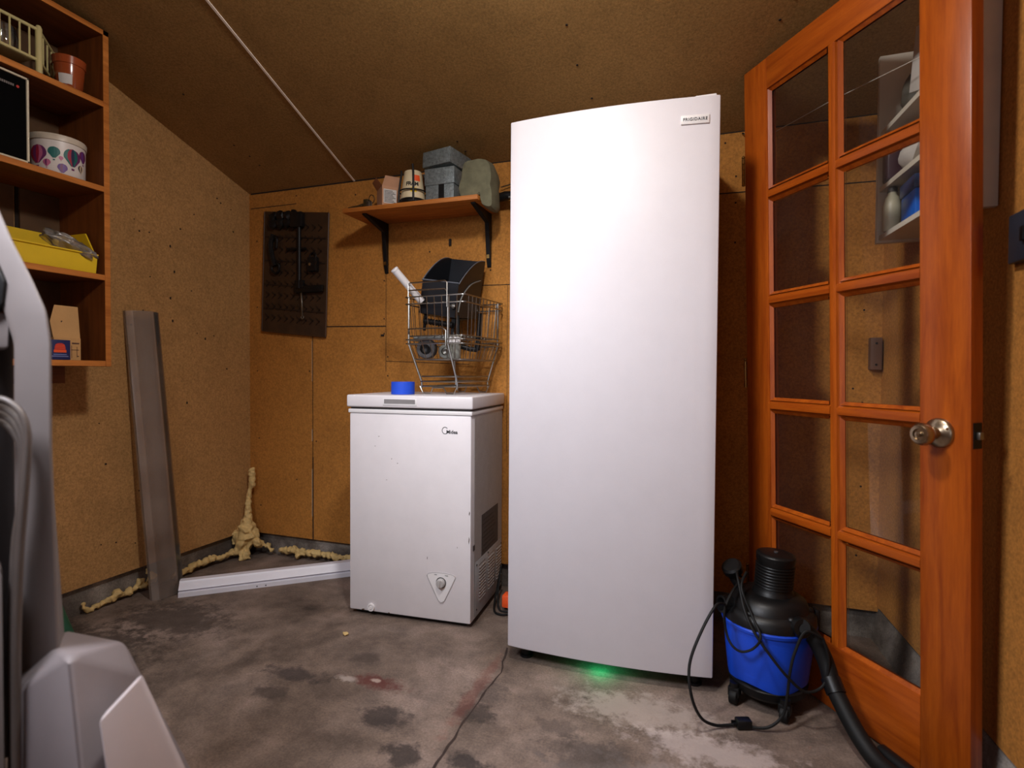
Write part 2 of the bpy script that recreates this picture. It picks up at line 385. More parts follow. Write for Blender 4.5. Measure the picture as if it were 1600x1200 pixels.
def wall_quad(g, x0, x1, z0, yb=YB, t=.1):
    g.box(x0, x1, yb, yb+t, z0, zc(yb)+.03)
g = G(); wall_quad(g, XL-.1, XR+.1, .105)
wall_back = struct('wall_back', g, M['wall'])
g = G(); g.prism([(YF,.114), (YB+.02,.114), (YB+.02,zc(YB+.02)+.03), (YF,zc(YF)+.03)], XL-.1, XL, 'x')
wall_left = struct('wall_left', g, M['wall_l'])
g = G(); 
ys = (YF, YB+.02)
g.poly([(xr(ys[0]),ys[0],.125),(xr(ys[1]),ys[1],.125),(xr(ys[1])+.1,ys[1],.125),(xr(ys[0])+.1,ys[0],.125),
        (xr(ys[0]),ys[0],zc(ys[0])+.03),(xr(ys[1]),ys[1],zc(ys[1])+.03),(xr(ys[1])+.1,ys[1],zc(ys[1])+.03),(xr(ys[0])+.1,ys[0],zc(ys[0])+.03)],
       [(3,2,1,0),(4,5,6,7),(0,1,5,4),(1,2,6,5),(2,3,7,6),(3,0,4,7)])
wall_right = struct('wall_right', g, M['wall'])
g = G(); g.box(XL-.1, .95, YF-.1, YF, 0, zc(YF)+.05); struct('wall_front', g, M['wall'])
g = G()
g.prism([(YF-.1, zc(YF-.1)), (YB+.12, zc(YB+.12)), (YB+.12, zc(YB+.12)+.06), (YF-.1, zc(YF-.1)+.06)], XL-.12, .95, 'x')
ceiling = struct('ceiling', g, M['ceil'])
# concrete stem walls under the boards
g = G(); g.prism([(XL-.03,0),(XL-.02,.11),(XL-.1,.11),(XL-.1,0)], YF, YB+.1, 'y'); struct('baseboard_left', g, M['curb'])
g = G(); g.prism([(YB+.015,0),(YB+.022,.10),(YB+.1,.10),(YB+.1,0)], XL-.05, XR+.1, 'x'); struct('baseboard_back', g, M['curb'])
g = G()
g.poly([(xr(ys[0])+.0,ys[0],0),(xr(ys[1])-.012,ys[1],0),(xr(ys[1])+.1,ys[1],0),(xr(ys[0])+.1,ys[0],0),
        (xr(ys[0])+.012,ys[0],.115),(xr(ys[1])+.004,ys[1],.115),(xr(ys[1])+.1,ys[1],.115),(xr(ys[0])+.1,ys[0],.115)],
       [(3,2,1,0),(4,5,6,7),(0,1,5,4),(1,2,6,5),(2,3,7,6),(3,0,4,7)])
struct('baseboard_right', g, M['curb'])
# pale batten over the ceiling joint
g = G()
p0 = Vector((-1.607, YB, zc(YB)-.001)); p1 = Vector((-1.607+.071*(YB-YF)/.92, YF, zc(YF)-.001))
d = Vector((.0045, 0, 0)); u = Vector((0, 0, -.003))
g.poly([p0-d,p0+d,p1+d,p1-d,p0-d+u,p0+d+u,p1+d+u,p1-d+u], [(0,1,2,3),(7,6,5,4),(0,4,5,1),(1,5,6,2),(2,6,7,3),(3,7,4,0)])
struct('trim_1', g, M['paint_strip'])
# board seams and nail heads
g = G(); e = .0012
def hs(x0, z0, x1, z1, w=.0016, y=YB):
    g.prism([(x0,z0-w),(x1,z1-w),(x1,z1+w),(x0,z0+w)], y-e, y+.001, 'y')
hs(-2.24,1.79,-1.95,1.79); hs(-1.77,1.17,-1.43,1.165,.0025); hs(-.95,1.335,-.6,1.33); hs(.0,1.64,.59,1.632,.002)
hs(-1.43,1.0,-1.0,.985,.0012)
g.box(-1.853,-1.847,YB-e,YB+.001,.105,.52); g.box(-1.852,-1.849,YB-e,YB+.001,.52,1.13); g.box(-1.431,-1.4292,YB-e,YB+.001,.95,1.42); g.box(-.82,-.8185,YB-e,YB+.001,.6,1.33)
g.box(-2.24,-1.3,YB-e,YB+.001,zc(YB)-.006,zc(YB)+.002); g.box(-1.3,.58,YB-e,YB+.001,zc(YB)-.0035,zc(YB)+.002)
struct('board_seam', g, M['seam'], wall_back)
g = G(); g.box(-1.856,-1.8535,YB-.0016,YB,.22,.46); g.box(-1.8565,-1.8535,YB-.0016,YB,.60,.66); g.box(-1.856,-1.8545,YB-.0016,YB,.90,1.1)
struct('caulk_line', g, M['caulk'], wall_back)
g = G()
for (x, z) in [(-2.2,1.62),(-2.2,1.28),(-2.2,.95),(-2.19,.6),(-2.18,.25),(-1.95,1.83),(-1.95,.4),(-1.87,.95),(-1.83,.6),(-1.44,1.38),(-1.44,1.2),(-1.42,1.02),(-1.42,.93),
               (-1.44,1.13),(-.9,1.4),(-1.6,1.8),(-1.2,1.5),(.06,1.83),(.1,1.7),(.1,1.6),(.1,1.45),(.5,.9),(.53,1.18),(.53,.85),(.52,.3),(.53,.55),(.3,.2)]:
    g.cyl((x,YB-.0014,z),(x,YB+.001,z),.0035,seg=8)
g.box(-1.455,-1.44,YB-.006,YB,1.118,1.126); g.box(-1.1,-1.09,YB-.008,YB,1.52,1.55)
struct('nail_head', g, M['seam'], wall_back)
g = G()
rr = random.Random(3)
for k in range(34):
    y = rr.uniform(1.3, 2.2); z = rr.uniform(.2, 1.8)
    if z > zc(y)-.08: continue
    r = rr.choice((.0025,.003,.004))
    g.cyl((XL-.001,y,z),(XL+.0014,y,z),r,seg=8)
for (y, z) in [(1.82,1.27),(1.83,1.17),(1.84,1.39),(1.82,1.5),(1.9,.8),(2.0,1.1)]:
    g.box(XL,XL+.0016,y-.003,y+.003,z-.005,z+.006)
struct('nail_head', g, M['seam'], wall_left)
g = G(); g.box(XL,XL+.0016,1.235,1.262,.97,2.1); struct('board_seam', g, M['seam'], wall_left)
g = G()
for k in range(26):
    x = rr.choice((-1.0,-.4,.2,-2.0))+rr.uniform(-.03,.03); y = rr.uniform(.9,2.2); z = zc(y)
    g.cyl((x,y,z-.0016),(x,y,z+.001),.004,seg=8)
struct('nail_head', g, M['seam'], ceiling)

# ------------------------------------------------------------------ upright freezer
fr_rz = math.atan2(.021, .635)
t = thing('upright_freezer', 'tall white upright freezer standing between the chest freezer and the glazed door', 'freezer', (-.604, 1.69, 0), fr_rz)
W_, Zb, Zt = .636, .05, 1.757
g = G()
prof = [(0,.016),(.0,.006),(.012,.0)]
n = 20
pts = [(0, .055)] + [(W_*k/n, .006-.022*math.sin(PI*k/n)**.8+.006*0) for k in range(n+1)] + [(W_, .055)]
bot = [(x, y) for x, y in pts]
g.prism(pts, Zb, Zt-.0, 'z', .004, 2)
part(t, 'door', g, M['white_enamel'])
g = G(); g.box(.008, W_-.008, .055, .068, Zb+.01, Zt-.012); part(t, 'door_gasket', g, M['grey_light'])
g = G(); g.box(.0, W_, .068, .545, Zb+.0, Zt-.02, .006); part(t, 'cabinet', g, M['white_enamel'])
g = G(); g.box(.02, W_-.02, .10, .50, .018, Zb); part(t, 'base', g, M['grey_dark'])
for x in (.05, W_-.05):
    for y in (.06, .48):
        g = G(); g.cyl((x,y,0),(x,y,.05),.016,seg=16); g.cyl((x,y,0),(x,y,.008),.022,seg=16); part(t, 'foot', g, M['black_plastic'])
g = G(); g.box(.03,.09,.02,.07,Zb-.012,Zb); hg = part(t, 'bottom_hinge', g, M['steel'])
g = G(); g.box(W_-.07,W_-.01,.02,.12,Zt-.004,Zt+.012,.003); part(t, 'top_hinge', g, M['white_plastic'])
def fy(x): return .006-.022*math.sin(PI*x/W_)**.8
g = G(); bx0, bx1 = .527, .606
g.M = Matrix.Translation((0,0,0))
yb0, yb1 = fy(bx0), fy(bx1)
g.poly([(bx0,yb0-.004,1.676),(bx1,yb1-.004,1.676),(bx1,yb1+.002,1.676),(bx0,yb0+.002,1.676),(bx0,yb0-.004,1.702),(bx1,yb1-.004,1.702),(bx1,yb1+.002,1.702),(bx0,yb0+.002,1.702)],
       [(3,2,1,0),(4,5,6,7),(0,1,5,4),(1,2,6,5),(2,3,7,6),(3,0,4,7)], .0012)
bd = part(t, 'badge', g, M['white_plastic'])
g = G(); ang = math.atan2(yb1-yb0, bx1-bx0)
g.text('FRIGIDAIRE', .0122, Matrix.Translation(((bx0+bx1)/2, (yb0+yb1)/2-.0044, 1.689)) @ Matrix.Rotation(ang,4,'Z') @ FRONT, spacing=1.12, bold=.00015)
part(t, 'lettering', g, M['grey_ink'], parent=bd)
g = G(); g.cyl((.30,.03,.043),(.30,.03,.05),.006,seg=16); part(t, 'indicator_light', g, M['led'], label='glowing green indicator light')

# ------------------------------------------------------------------ chest freezer
cf_rz = math.atan2(.034, .502)
CF = (-1.308, 1.82, 0)
t = thing('chest_freezer', 'small white chest freezer with a closed lid, beside the tall white freezer', 'freezer', CF, cf_rz)
D = .40
g = G(); g.box(0, .503, 0, D, .018, .79, .006); body = part(t, 'body', g, M['white_enamel2'])
g = G(); g.box(.5035, .5045, .035, D-.006, .03, .785); part(t, 'side_panel', g, M['galv_side'], label='grey speckled side panel')
g = G(); g.box(-.004, .507, -.004, D, .79, .805, .003); part(t, 'rim', g, M['white_plastic'])
g = G(); g.box(.004, .499, .004, D-.01, .805, .813); part(t, 'gasket', g, M['grey_dark'])
g = G(); g.box(-.008, .511, -.010, D+.005, .813, .86, .006, 3); lid = part(t, 'lid', g, M['white_enamel2'])
g = G(); g.box(.150,.290,-.0125,-.0095,.822,.8475,.001); hd = part(t, 'lid_handle', g, M['white_plastic'])
g = G(); g.box(.156,.284,-.0135,-.0122,.829,.8455,.0); part(t, 'finger_recess', g, mat('recess_grey', lin((128,124,124)), .6), parent=hd)
g = G(); g.box(.02,.48,.02,D-.02,.004,.02); part(t, 'base', g, M['black_plastic'])
for x in (.04,.46):
    for y in (.04,D-.04):
        g = G(); g.cyl((x,y,0),(x,y,.006),.015,seg=14); part(t, 'foot', g, M['black_rubber'])
# brand mark: arc and lettering
g = G(); a0 = Vector((.400,-.0006,.733))
g.tube([a0+Vector((.0115*math.cos(a),0,.0125*math.sin(a))) for a in [math.radians(40+ k*13) for k in range(22)]], .0011, 6)
g.text('Midea', .0185, TM((.4275,-.0008,.7275), FRONT), depth=.0004, bold=.0003)
part(t, 'brand_mark', g, M['black_ink'])
# temperature control
tri = [(.331,.186),(.338,.194),(.36,.199),(.387,.2005),(.414,.199),(.436,.195),(.443,.188),(.440,.178),(.400,.095),(.388,.088),(.376,.095),(.334,.176)]
g = G(); g.prism(tri, -.0022, .001, 'y', .0008, 1); cp = part(t, 'control_panel', g, M['white_plastic'])
g = G(); g.tube([(x,-.0025,z) for x, z in tri], .0007, 5, True, 2); part(t, 'panel_outline', g, mat('outline_grey', lin((150,145,146)), .5), parent=cp)
g = G(); g.torus((.387,-.003,.163),.0192,.0012,(0,1,0)); g.text('MIN', .0058, TM((.365,-.0026,.191), FRONT), .0002); g.text('MAX', .0058, TM((.409,-.0026,.191), FRONT), .0002)
part(t, 'dial_marking', g, M['black_ink'], parent=cp)
g = G(); g.lathe([(0,0),(.0175,0),(.0165,.012),(.014,.015),(0,.015)], (.387,-.002,.163), (0,-1,0), 28); g.box(.3845,.3895,-.022,-.010,.150,.176,.001)
part(t, 'dial', g, mat('silver_dial', lin((186,183,182)), .35, metal=.25))
g = G(); g.lathe([(0,0),(.0155,0),(.0145,.006),(.010,.0065),(.0095,.004),(.006,.004),(.0055,.0085),(0,.0085)], (.095,0,.035), (0,-1,0), 24); part(t, 'drain_plug', g, M['white_plastic'])
chip_m = mat('chip_brown', lin((70,52,38)), .8)
for (x, z, w, h) in [(.127,.701,.004,.0012),(.111,.663,.003,.001),(.181,.617,.002,.002),(.206,.601,.003,.0015),(.16,.535,.0035,.0009),(.06,.023,.008,.003),(.17,.021,.005,.003),(.33,.25,.0012,.006),(.497,.43,.002,.008),(.496,.33,.002,.014),(.45,.30,.001,.003)]:
    g = G(); g.prism([(x-w,z-h*.4),(x,z-h),(x+w,z+h*.3),(x,z+h)], -.0004, .0002, 'y'); part(t, 'paint_chip', g, chip_m)
# right side: rating sticker, vents, service panel
g = G(); g.box(.5045,.5052,.119,.335,.235,.395); st = part(t, 'rating_sticker', g, M['dusty_print'], label='dark grey rating sticker')
g = G()
for k in range(8): g.box(.5052,.5055,.128+.01*(k%3),.30-.012*(k%4),.25+.017*k,.2545+.017*k)
part(t, 'sticker_print', g, mat('sticker_line', lin((54,53,56)), .6), parent=st)
g = G(); g.box(.5045,.5057,.047,D-.01,.025,.232,.0006); sp = part(t, 'service_panel', g, M['galv_side'])
lv_m = mat('louvre_light', lin((176,174,174)), .45, metal=.2)
for (y0, y1) in [(.088,.160),(.200,.272),(.312,.378)]:
    g = G(); g.box(.5055,.5062,y0-.003,y1+.003,.070,.215)
    for k in range(11):
        z = .075+.0125*k
        g.prism([(.5055,z),(.5095,z+.001),(.5055,z+.006)], y0, y1, 'y')
    part(t, 'louvre', g, lv_m, parent=sp)
for (y, z) in [(.06,.22),(.06,.05),(D-.02,.21),(D-.02,.04),(.2,.225)]:
    g = G(); g.lathe([(.004,0),(.003,.002),(0,.002)], (.5055,y,z), (1,0,0), 10); part(t, 'screw', g, M['dark_steel'], parent=sp)
g = G(); g.box(.5045,.505,.020,.042,.284,.304); part(t, 'side_label', g, M['grey_ink'])

def cfw(u, v, z):
    c, s = math.cos(cf_rz), math.sin(cf_rz)
    return Vector((CF[0]+u*c-v*s, CF[1]+u*s+v*c, z))
LZ = .861
# power cords on the floor between the freezers
g = G(); g.tube([(-.80,2.14,.10),(-.792,2.07,.03),(-.775,2.02,.006),(-.74,2.0,.006),(-.70,2.02,.008),(-.675,2.06,.012)], .0042, 8, smooth=6)
g.tube([(-.80,2.16,.14),(-.79,2.10,.06),(-.765,2.045,.0062),(-.725,2.035,.0062),(-.69,2.06,.02),(-.665,2.09,.06)], .0042, 8, smooth=6)
single('power_cord', 'black power cord looped on the concrete between the two freezers', 'cord', g, M['black_rubber'])
t = thing('extension_plug', 'orange extension cord end on the floor beside the tall freezer', 'plug', (-.735,2.075,0))
g = G(); g.box(-.02,.02,-.03,.02,.012,.062,.006); part(t, 'plug_body', g, M['orange'])
g = G(); g.tube([(0,.02,.035),(.01,.06,.03),(.03,.1,.008),(.05,.13,.006)], .005, 8, smooth=4); part(t, 'cord', g, M['orange'])

# blue tape
t = thing('tape_roll', 'roll of bright blue masking tape lying on the chest freezer lid', 'tape', cfw(.178,.10,LZ), cf_rz)
g = G(); g.lathe([(.036,0),(.0455,0),(.046,.002),(.046,.047),(.0455,.049),(.036,.049),(.036,0)], seg=40); part(t, 'tape', g, M['blue_tape'])
g = G(); g.lathe([(.033,.001),(.036,.001),(.036,.048),(.033,.048),(.033,.001)], seg=40); part(t, 'core', g, M['card'])

# ------------------------------------------------------------------ wire rack on the lid
bk_rz = cf_rz-math.radians(9)
bk_o = cfw(.318,.095,LZ)
t = thing('wire_basket_rack', 'two-tier chrome wire basket rack standing on the chest freezer lid', 'basket rack', bk_o, bk_rz)
def bkw(a, b, z):
    c, s = math.cos(bk_rz), math.sin(bk_rz)
    return Vector((bk_o.x+a*c-b*s, bk_o.y+a*s+b*c, z))
def rect(a0, a1, b0, b1, z, r=.012):
    P = []
    for cx, cy, st in ((a1-r,b1-r,0),(a0+r,b1-r,1),(a0+r,b0+r,2),(a1-r,b0+r,3)):
        for k in range(5):
            an = PI/2*(st+k/4); P.append((cx+r*math.cos(an), cy+r*math.sin(an), z))
    return P
Z = lambda z: z-LZ
def basket(a, b0, b1, zt, zb, taper, stepf, steps, wr=.0016):
    g = G()
    for zz in (zt, zt-.028 if zt-zb > .1 else zt-.016): g.tube(rect(-a,a,b0,b1,Z(zz)), .0028, 8, True)
    ab = a-taper; c0, c1 = b0+taper, b1-taper
    g.tube(rect(-ab,ab,c0,c1,Z(zb)), .0024, 8, True)
    nf = int(2*a/stepf); ns = int((b1-b0)/steps)
    for k in range(1, nf):
        f = k/nf; xt = -a+2*a*f; xb = -ab+2*ab*f
        g.tube([(xt,b0,Z(zt)),(xb,c0,Z(zb)),(xb,c1,Z(zb)),(xt,b1,Z(zt))], wr, 5)
    for k in range(1, ns):
        f = k/ns; yt = b0+(b1-b0)*f; yb = c0+(c1-c0)*f
        g.tube([(-a,yt,Z(zt)),(-ab,yb,Z(zb)),(ab,yb,Z(zb)),(a,yt,Z(zt))], wr, 5)
    return g
part(t, 'upper_basket', basket(.137, -.01, .33, 1.246, 1.092, .010, .034, .030), M['chrome'])
part(t, 'lower_basket', basket(.135, -.01, .33, 1.077, 1.0, .022, .034, .030), M['chrome'])
g = G()
g.tube([(-.118,-.012,Z(1.246)),(-.118,-.012,Z(1.295)),(-.11,-.012,Z(1.301)),(.05,-.012,Z(1.301)),(.06,-.012,Z(1.293)),(.06,-.012,Z(1.20))], .003, 8)
g.tube([(-.118,-.012,Z(1.272)),(.05,-.012,Z(1.270)),(.059,-.012,Z(1.26))], .003, 8)
part(t, 'handle_loop', g, M['chrome'])
g = G()
g.tube([(-.118,-.012,Z(1.10)),(-.118,-.012,Z(1.12)),(.04,-.012,Z(1.12)),(.055,-.012,Z(1.11)),(.055,-.012,Z(1.05))], .0028, 8)
part(t, 'handle_loop', g, M['chrome'])
for (x0, y0, x1, y1) in [(-.12,-.005,-.075,.02),(.06,-.005,.088,.02),(-.1,.31,-.07,.28),(.12,.31,.088,.28)]:
    g = G(); g.tube([(x0,y0,Z(1.246)),(x0,y0,Z(1.06)),(x1,y1,Z(.91)),(x1,y1,Z(.885))], .0042, 8); part(t, 'leg', g, M['chrome'])
g = G()
for zz, k in ((.932,.004),(.912,0),(.893,.006)): g.tube(rect(-.082+k,.095-k,.015,.29,Z(zz)), .0028, 8, True)
for k in range(1,8):
    y = .015+.034*k; g.tube([(-.08,y,Z(.893)),(.093,y,Z(.893))], .0018, 5)
part(t, 'base_frame', g, M['chrome'])
for y in (.015,.29):
    g = G()
    g.tube([(-.08,y,Z(.893)),(-.066,y,Z(.868)),(-.055,y,.0035),(-.03,y,.0035),(-.02,y,Z(.888)),(.03,y,Z(.888)),(.044,y,.0035),(.075,y,.0035),(.09,y,Z(.893))], .0026, 7)
    part(t, 'foot_wire', g, M['chrome'])

# black hopper in the upper basket
hp_o = bkw(-.046, .16, 1.226)
t = thing('plastic_hopper', 'open black plastic hopper propped in the top wire basket', 'hopper', hp_o, bk_rz+.02)
roll = Matrix.Rotation(math.radians(9), 4, 'Y')
def side_prof(n=10):
    P = [(-.07,-.045),(-.075,.09)]
    for k in range(n+1):
        f = k/n; P.append((-.075+.19*f, .09+.125*math.sin(f*PI/2)**.9))
    P += [(.125,.215),(.125,-.03)]
    return P
RM = roll
def hbox(fn):
    g = G(); g.M = RM; fn(g); return g
for sx in (-.082, .083):
    g = hbox(lambda g: g.prism(side_prof(), sx-.003, sx+.003, 'x'))
    part(t, 'side_panel', g, M['navy_plastic'])
g = hbox(lambda g: g.box(-.082,.083,.119,.125,-.03,.214)); part(t, 'back_panel', g, M['navy_plastic'])
g = hbox(lambda g: g.poly([(-.082,-.076,.092),(.083,-.076,.092),(.083,-.071,-.045),(-.082,-.071,-.045),(-.082,-.070,.092),(.083,-.070,.092),(.083,-.065,-.045),(-.082,-.065,-.045)],
        [(0,1,2,3),(7,6,5,4),(0,4,5,1),(1,5,6,2),(2,6,7,3),(3,7,4,0)])); part(t, 'front_panel', g, M['navy_plastic'])
def fl_(g):
    P = [(-.07,-.045),(-.02,-.052),(.05,-.045),(.122,-.03)]
    g.prism(P+[(y,z+.006) for y, z in P[::-1]], -.08, .081, 'x')
part(t, 'bottom_panel', hbox(fl_), M['navy_plastic'])
g = G(); g.M = RM
g.tube([(-.086,-.077,.093),(.087,-.077,.093)], .0028, 8)
for sx in (-.0865,.0875): g.tube([(sx,y,z) for y, z in side_prof()[1:13]], .0022, 6)
part(t, 'rim_edge', g, mat('grey_edge', lin((92,96,104)), .5))  # grey tubes outline the lip and side curves
g = G(); g.M = RM; g.tube([(-.06,-.06,-.075),(.078,-.06,-.075)], .011, 12)
for k in range(10): g.torus((-.055+k*.0135,-.06,-.075), .0115, .002, (1,0,0), 14, 5)
part(t, 'feed_roller', g, M['dark_steel'])
for (x, y, z0, z1) in [(-.062,-.05,-.03,-.115),(.072,-.05,-.03,-.12),(.055,.02,-.03,-.105)]:
    g = G(); g.M = RM; g.prism([(x-.010,z0),(x+.010,z0),(x+.006,z1),(x-.004,z1)], y-.003, y+.003, 'y'); part(t, 'bracket_leg', g, M['black_plastic'])
for x in (-.075,.077):
    g = G(); g.M = RM; g.lathe([(0,0),(.010,0),(.011,.006),(.006,.012),(0,.013)], (x,-.078,.0), (0,-1,0), 14); g.box(x-.013,x+.013,-.09,-.084,-.003,.003,.001); part(t, 'wing_nut', g, M['steel'])
g = G(); g.M = RM; g.tube([(.088,.10,.13),(.088,.02,.10),(.088,-.04,.04),(.088,-.05,-.02)], .003, 8, smooth=5); part(t, 'side_bail', g, mat('grey_bail', lin((110,108,104)), .5))
g = G(); g.M = RM; g.ball((.018,-.028,.045),.040,3,(1.2,.75,1.3),.35,2.6,1)
# dregs rest against the panel
single('dry_leaf_crumb', 'tan crumpled leaf lying inside the open black hopper', 'leaf', (lambda q: (bmesh.ops.transform(q.bm, matrix=Matrix.Translation(hp_o) @ Matrix.Rotation(bk_rz+.02,4,'Z') @ Matrix.Translation((.0,.0,.0)), verts=q.bm.verts), q)[1])(g), mat('tan_leaf', lin((168,140,92)), .9, var=.3, scale=60))

# white pipe standing in the basket
a = bkw(-.158,-.05,1.352); b = bkw(-.100,.055,1.236)
t = thing('plastic_pipe', 'white plastic pipe leaning out of the top left of the wire basket', 'pipe', b)
g = G(); g.cyl(b, a, .0148, seg=20); part(t, 'tube', g, M['white_plastic'], world=True)
dd = (a-b).normalized()
g = G(); g.cyl(a-dd*.008, a+dd*.002, .0158, seg=22, bev=.002); part(t, 'end_cap', g, M['white_plastic'], world=True)

# black strap/handles hanging inside the baskets
p = bkw(.03,.12,1.2); q = bkw(.035,.12,1.02)
g = G(); g.tube([p+Vector((0,0,-.02)), (p+q)/2, q], .0085, 8); single('black_strap', 'black strap hanging inside the wire basket below the hopper', 'strap', g, M['black_rubber'])
p = bkw(.112,.16,1.19); q = bkw(.095,.17,1.03)
t = thing('black_handled_tool', 'black handled tool standing in the right of the lower wire tray', 'tool', q)
g = G(); g.tube([p,(p+q)/2,q+Vector((0,0,.01))], [.008,.010,.012], 10, smooth=3); part(t, 'handle', g, M['black_plastic'], world=True)
g = G(); g.tube([bkw(.035,.14,1.055), bkw(.07,.15,1.045), q+Vector((0,0,.012))], .010, 10); part(t, 'jaw', g, M['dark_steel'], world=True)
# things in the lower tray
def tray_roll(a, b, r, w, name, label, m1, m2, hole):
    c = bkw(a, b, 1.004+r); ax = Vector((math.sin(.15), -math.cos(.15), 0))
    t = thing(name, label, 'roll', c-Vector((0,0,r)))
    g = G(); g.lathe([(hole,-w/2),(r-.003,-w/2),(r,-w/2+.003),(r,w/2-.003),(r-.003,w/2),(hole,w/2),(hole,-w/2)], c, ax, 28); part(t, 'rim', g, m1, world=True)
    g = G(); g.lathe([(0,-w*.3),(hole,-w*.3),(hole,w*.36),(hole*.7,w*.42),(hole*.3,w*.30),(0,w*.30)], c, ax, 24); part(t, 'hub', g, m2, world=True)
tray_roll(-.083,.07,.040,.035,'caster_wheel','large dark caster wheel in the left of the lower wire tray', M['grey_dark'], M['dark_steel'], .024)
tray_roll(-.005,.09,.029,.03,'caster_wheel','smaller grey caster wheel in the middle of the lower wire tray', mat('grey_rubber', lin((104,104,96)), .6), M['steel'], .016)
c = bkw(.053,.06,1.003)
t = thing('glass_jar', 'small glass jar with a white lid in the lower wire tray', 'jar', c)
g = G(); g.lathe([(0,0),(.022,0),(.024,.004),(.024,.05),(.02,.058),(.02,.06),(0,.06)], seg=24); part(t, 'glass', g, mat('cloudy_glass', lin((130,130,122)), .2, coat=.3))
g = G(); g.lathe([(0,.06),(.0235,.06),(.0235,.083),(.022,.085),(0,.085)], seg=24); part(t, 'lid', g, M['white_plastic'])
g = G(); g.tube([bkw(-.12,.03,1.083),bkw(-.06,.05,1.088),bkw(.0,.06,1.086),bkw(.03,.08,1.082)], .009, 8, smooth=5)
g.ball(bkw(.018,.06,1.094),.013,2)
single('grey_cable_bundle', 'grey cable bundle laid across the lower wire tray', 'cable', g, mat('grey_cable', lin((96,98,98)), .4))

# ------------------------------------------------------------------ wall shelf and its things
SX0, SX1, SY0, SZ = -1.515, -.872, 2.055, 1.645
t = thing('wall_shelf', 'wooden shelf board on two black brackets above the chest freezer', 'shelf', ((SX0+SX1)/2, YB, SZ))
g = G(); g.box(SX0,SX1,SY0,YB-.001,SZ,SZ+.019,.0015); part(t, 'board', g, M['ply_x'], world=True)
for x in (-1.425, -.905):
    g = G()
    out = [(YB-.002,SZ),(SY0+.03,SZ),(SY0+.03,SZ-.006),(YB-.035,SZ-.045),(YB-.014,SZ-.20),(YB-.002,SZ-.235)]
    g.prism([(p[0],p[1]) for p in out], x-.010, x+.010, 'x', .0012, 1)
    br = part(t, 'bracket', g, M['dark_steel'], world=True)
    g = G(); g.cyl((x,YB-.018,SZ-.186),(x,YB-.010,SZ-.186),.006,seg=10); g.box(x-.006,x+.006,YB-.02,YB-.012,SZ-.196,SZ-.18); part(t, 'screw', g, M['brass'], parent=br, world=True)
ST = SZ+.0195
# clip and keys at the left end
g = G(); P = Vector((-1.50,2.10,ST))
g.tube([P+Vector((0,-.02,.006)),P+Vector((.045,-.015,.012)),P+Vector((.085,-.01,.022))],.006,8); g.tube([P+Vector((.0,.005,.006)),P+Vector((.05,.0,.014)),P+Vector((.085,.0,.024))],.006,8)
g.box(P.x+.075,P.x+.1,P.y-.022,P.y+.01,ST,ST+.04,.004)
single('pliers', 'small tarnished pliers at the left end of the wall shelf', 'tool', g, mat('tarnished_steel', lin((96,84,58)), .4, metal=.8, var=.35, scale=60))
t = thing('key_ring', 'metal key ring with tags standing beside the cardboard box', 'key ring', (-1.385,2.085,ST))
g = G(); g.torus((.0,.0,.038),.017,.0016,(.3,1,.2)); part(t, 'ring', g, M['dark_steel'])
g = G(); g.box(-.02,.0,-.014,-.011,.001,.026,.001); g.box(.004,.014,-.02,-.017,.001,.022,.001); part(t, 'tag', g, M['steel'])
t = thing('cardboard_box', 'open pinkish cardboard box with a white barcode label on the wall shelf', 'box', (-1.325,2.125,ST), -.75)
g = G(); g.box(-.045,.045,-.04,.04,0,.085); part(t, 'carton', g, M['card_pink'])
g = G(); 
g.poly([(-.045,-.04,.085),(.045,-.04,.085),(.03,-.062,.118),(-.04,-.062,.115)],[(0,1,2,3)]); g.poly([(-.045,-.04,.085),(-.045,.04,.085),(-.082,.03,.12),(-.08,-.03,.118)],[(0,1,2,3)])
g.poly([(.045,-.04,.085),(.045,.04,.085),(.058,.035,.125),(.058,-.03,.125)],[(0,1,2,3)])
part(t, 'flap', g, M['card_pink'])
g = G(); g.box(.0452,.046,-.034,.022,.012,.072); lb = part(t, 'label', g, M['paper'])
g = G()
for k in range(9): g.box(.0461,.0464,-.031,.018-.006*(k%3),.016+.006*k,.0185+.006*k)
part(t, 'label_print', g, M['black_ink'], parent=lb)
t = thing('dark_bottle', 'dark glass bottle with a bright metal collar behind the oil filter', 'bottle', (-1.245,2.20,ST))
g = G(); g.lathe([(0,0),(.024,0),(.026,.004),(.026,.06),(.022,.085),(.013,.1),(.012,.135),(0,.135)], seg=22); part(t, 'glass', g, M['black_plastic'])
g = G(); g.lathe([(.0265,.025),(.0275,.026),(.0275,.042),(.0265,.043)], seg=22); part(t, 'collar', g, M['chrome'])
# oil filter carton with brand lettering in a black wire stand
t = thing('oil_filter', 'cream and orange oil filter carton standing in a black iron stand', 'oil filter', (-1.198,2.115,ST+.022), .1)
g = G(); g.lathe([(0,0),(.052,0),(.053,.003),(.037,.118),(.035,.12),(0,.12)], seg=32); body = part(t, 'carton', g, M['cream_tin'])
def cone_patch(g, th0, th1, z0, z1, off=.0006, n=8):
    P = []; F = []
    for k in range(n+1):
        th = th0+(th1-th0)*k/n
        for z in (z0, z1):
            r = .053-(.016)*(z-.003)/.115+off; P.append((r*math.sin(th), -r*math.cos(th), z))
    for k in range(n): F.append((2*k,2*k+2,2*k+3,2*k+1))
    g.poly(P, F)
g = G(); cone_patch(g, .35, 1.15, .072, .098); part(t, 'orange_print', g, M['orange'], parent=body)
g = G(); cone_patch(g, .2, .72, .022, .042); part(t, 'yellow_print', g, M['yellow'], parent=body)
for ch, th in zip('FRAM', (-.14,.12,.40,.74)):
    pass
g = G()
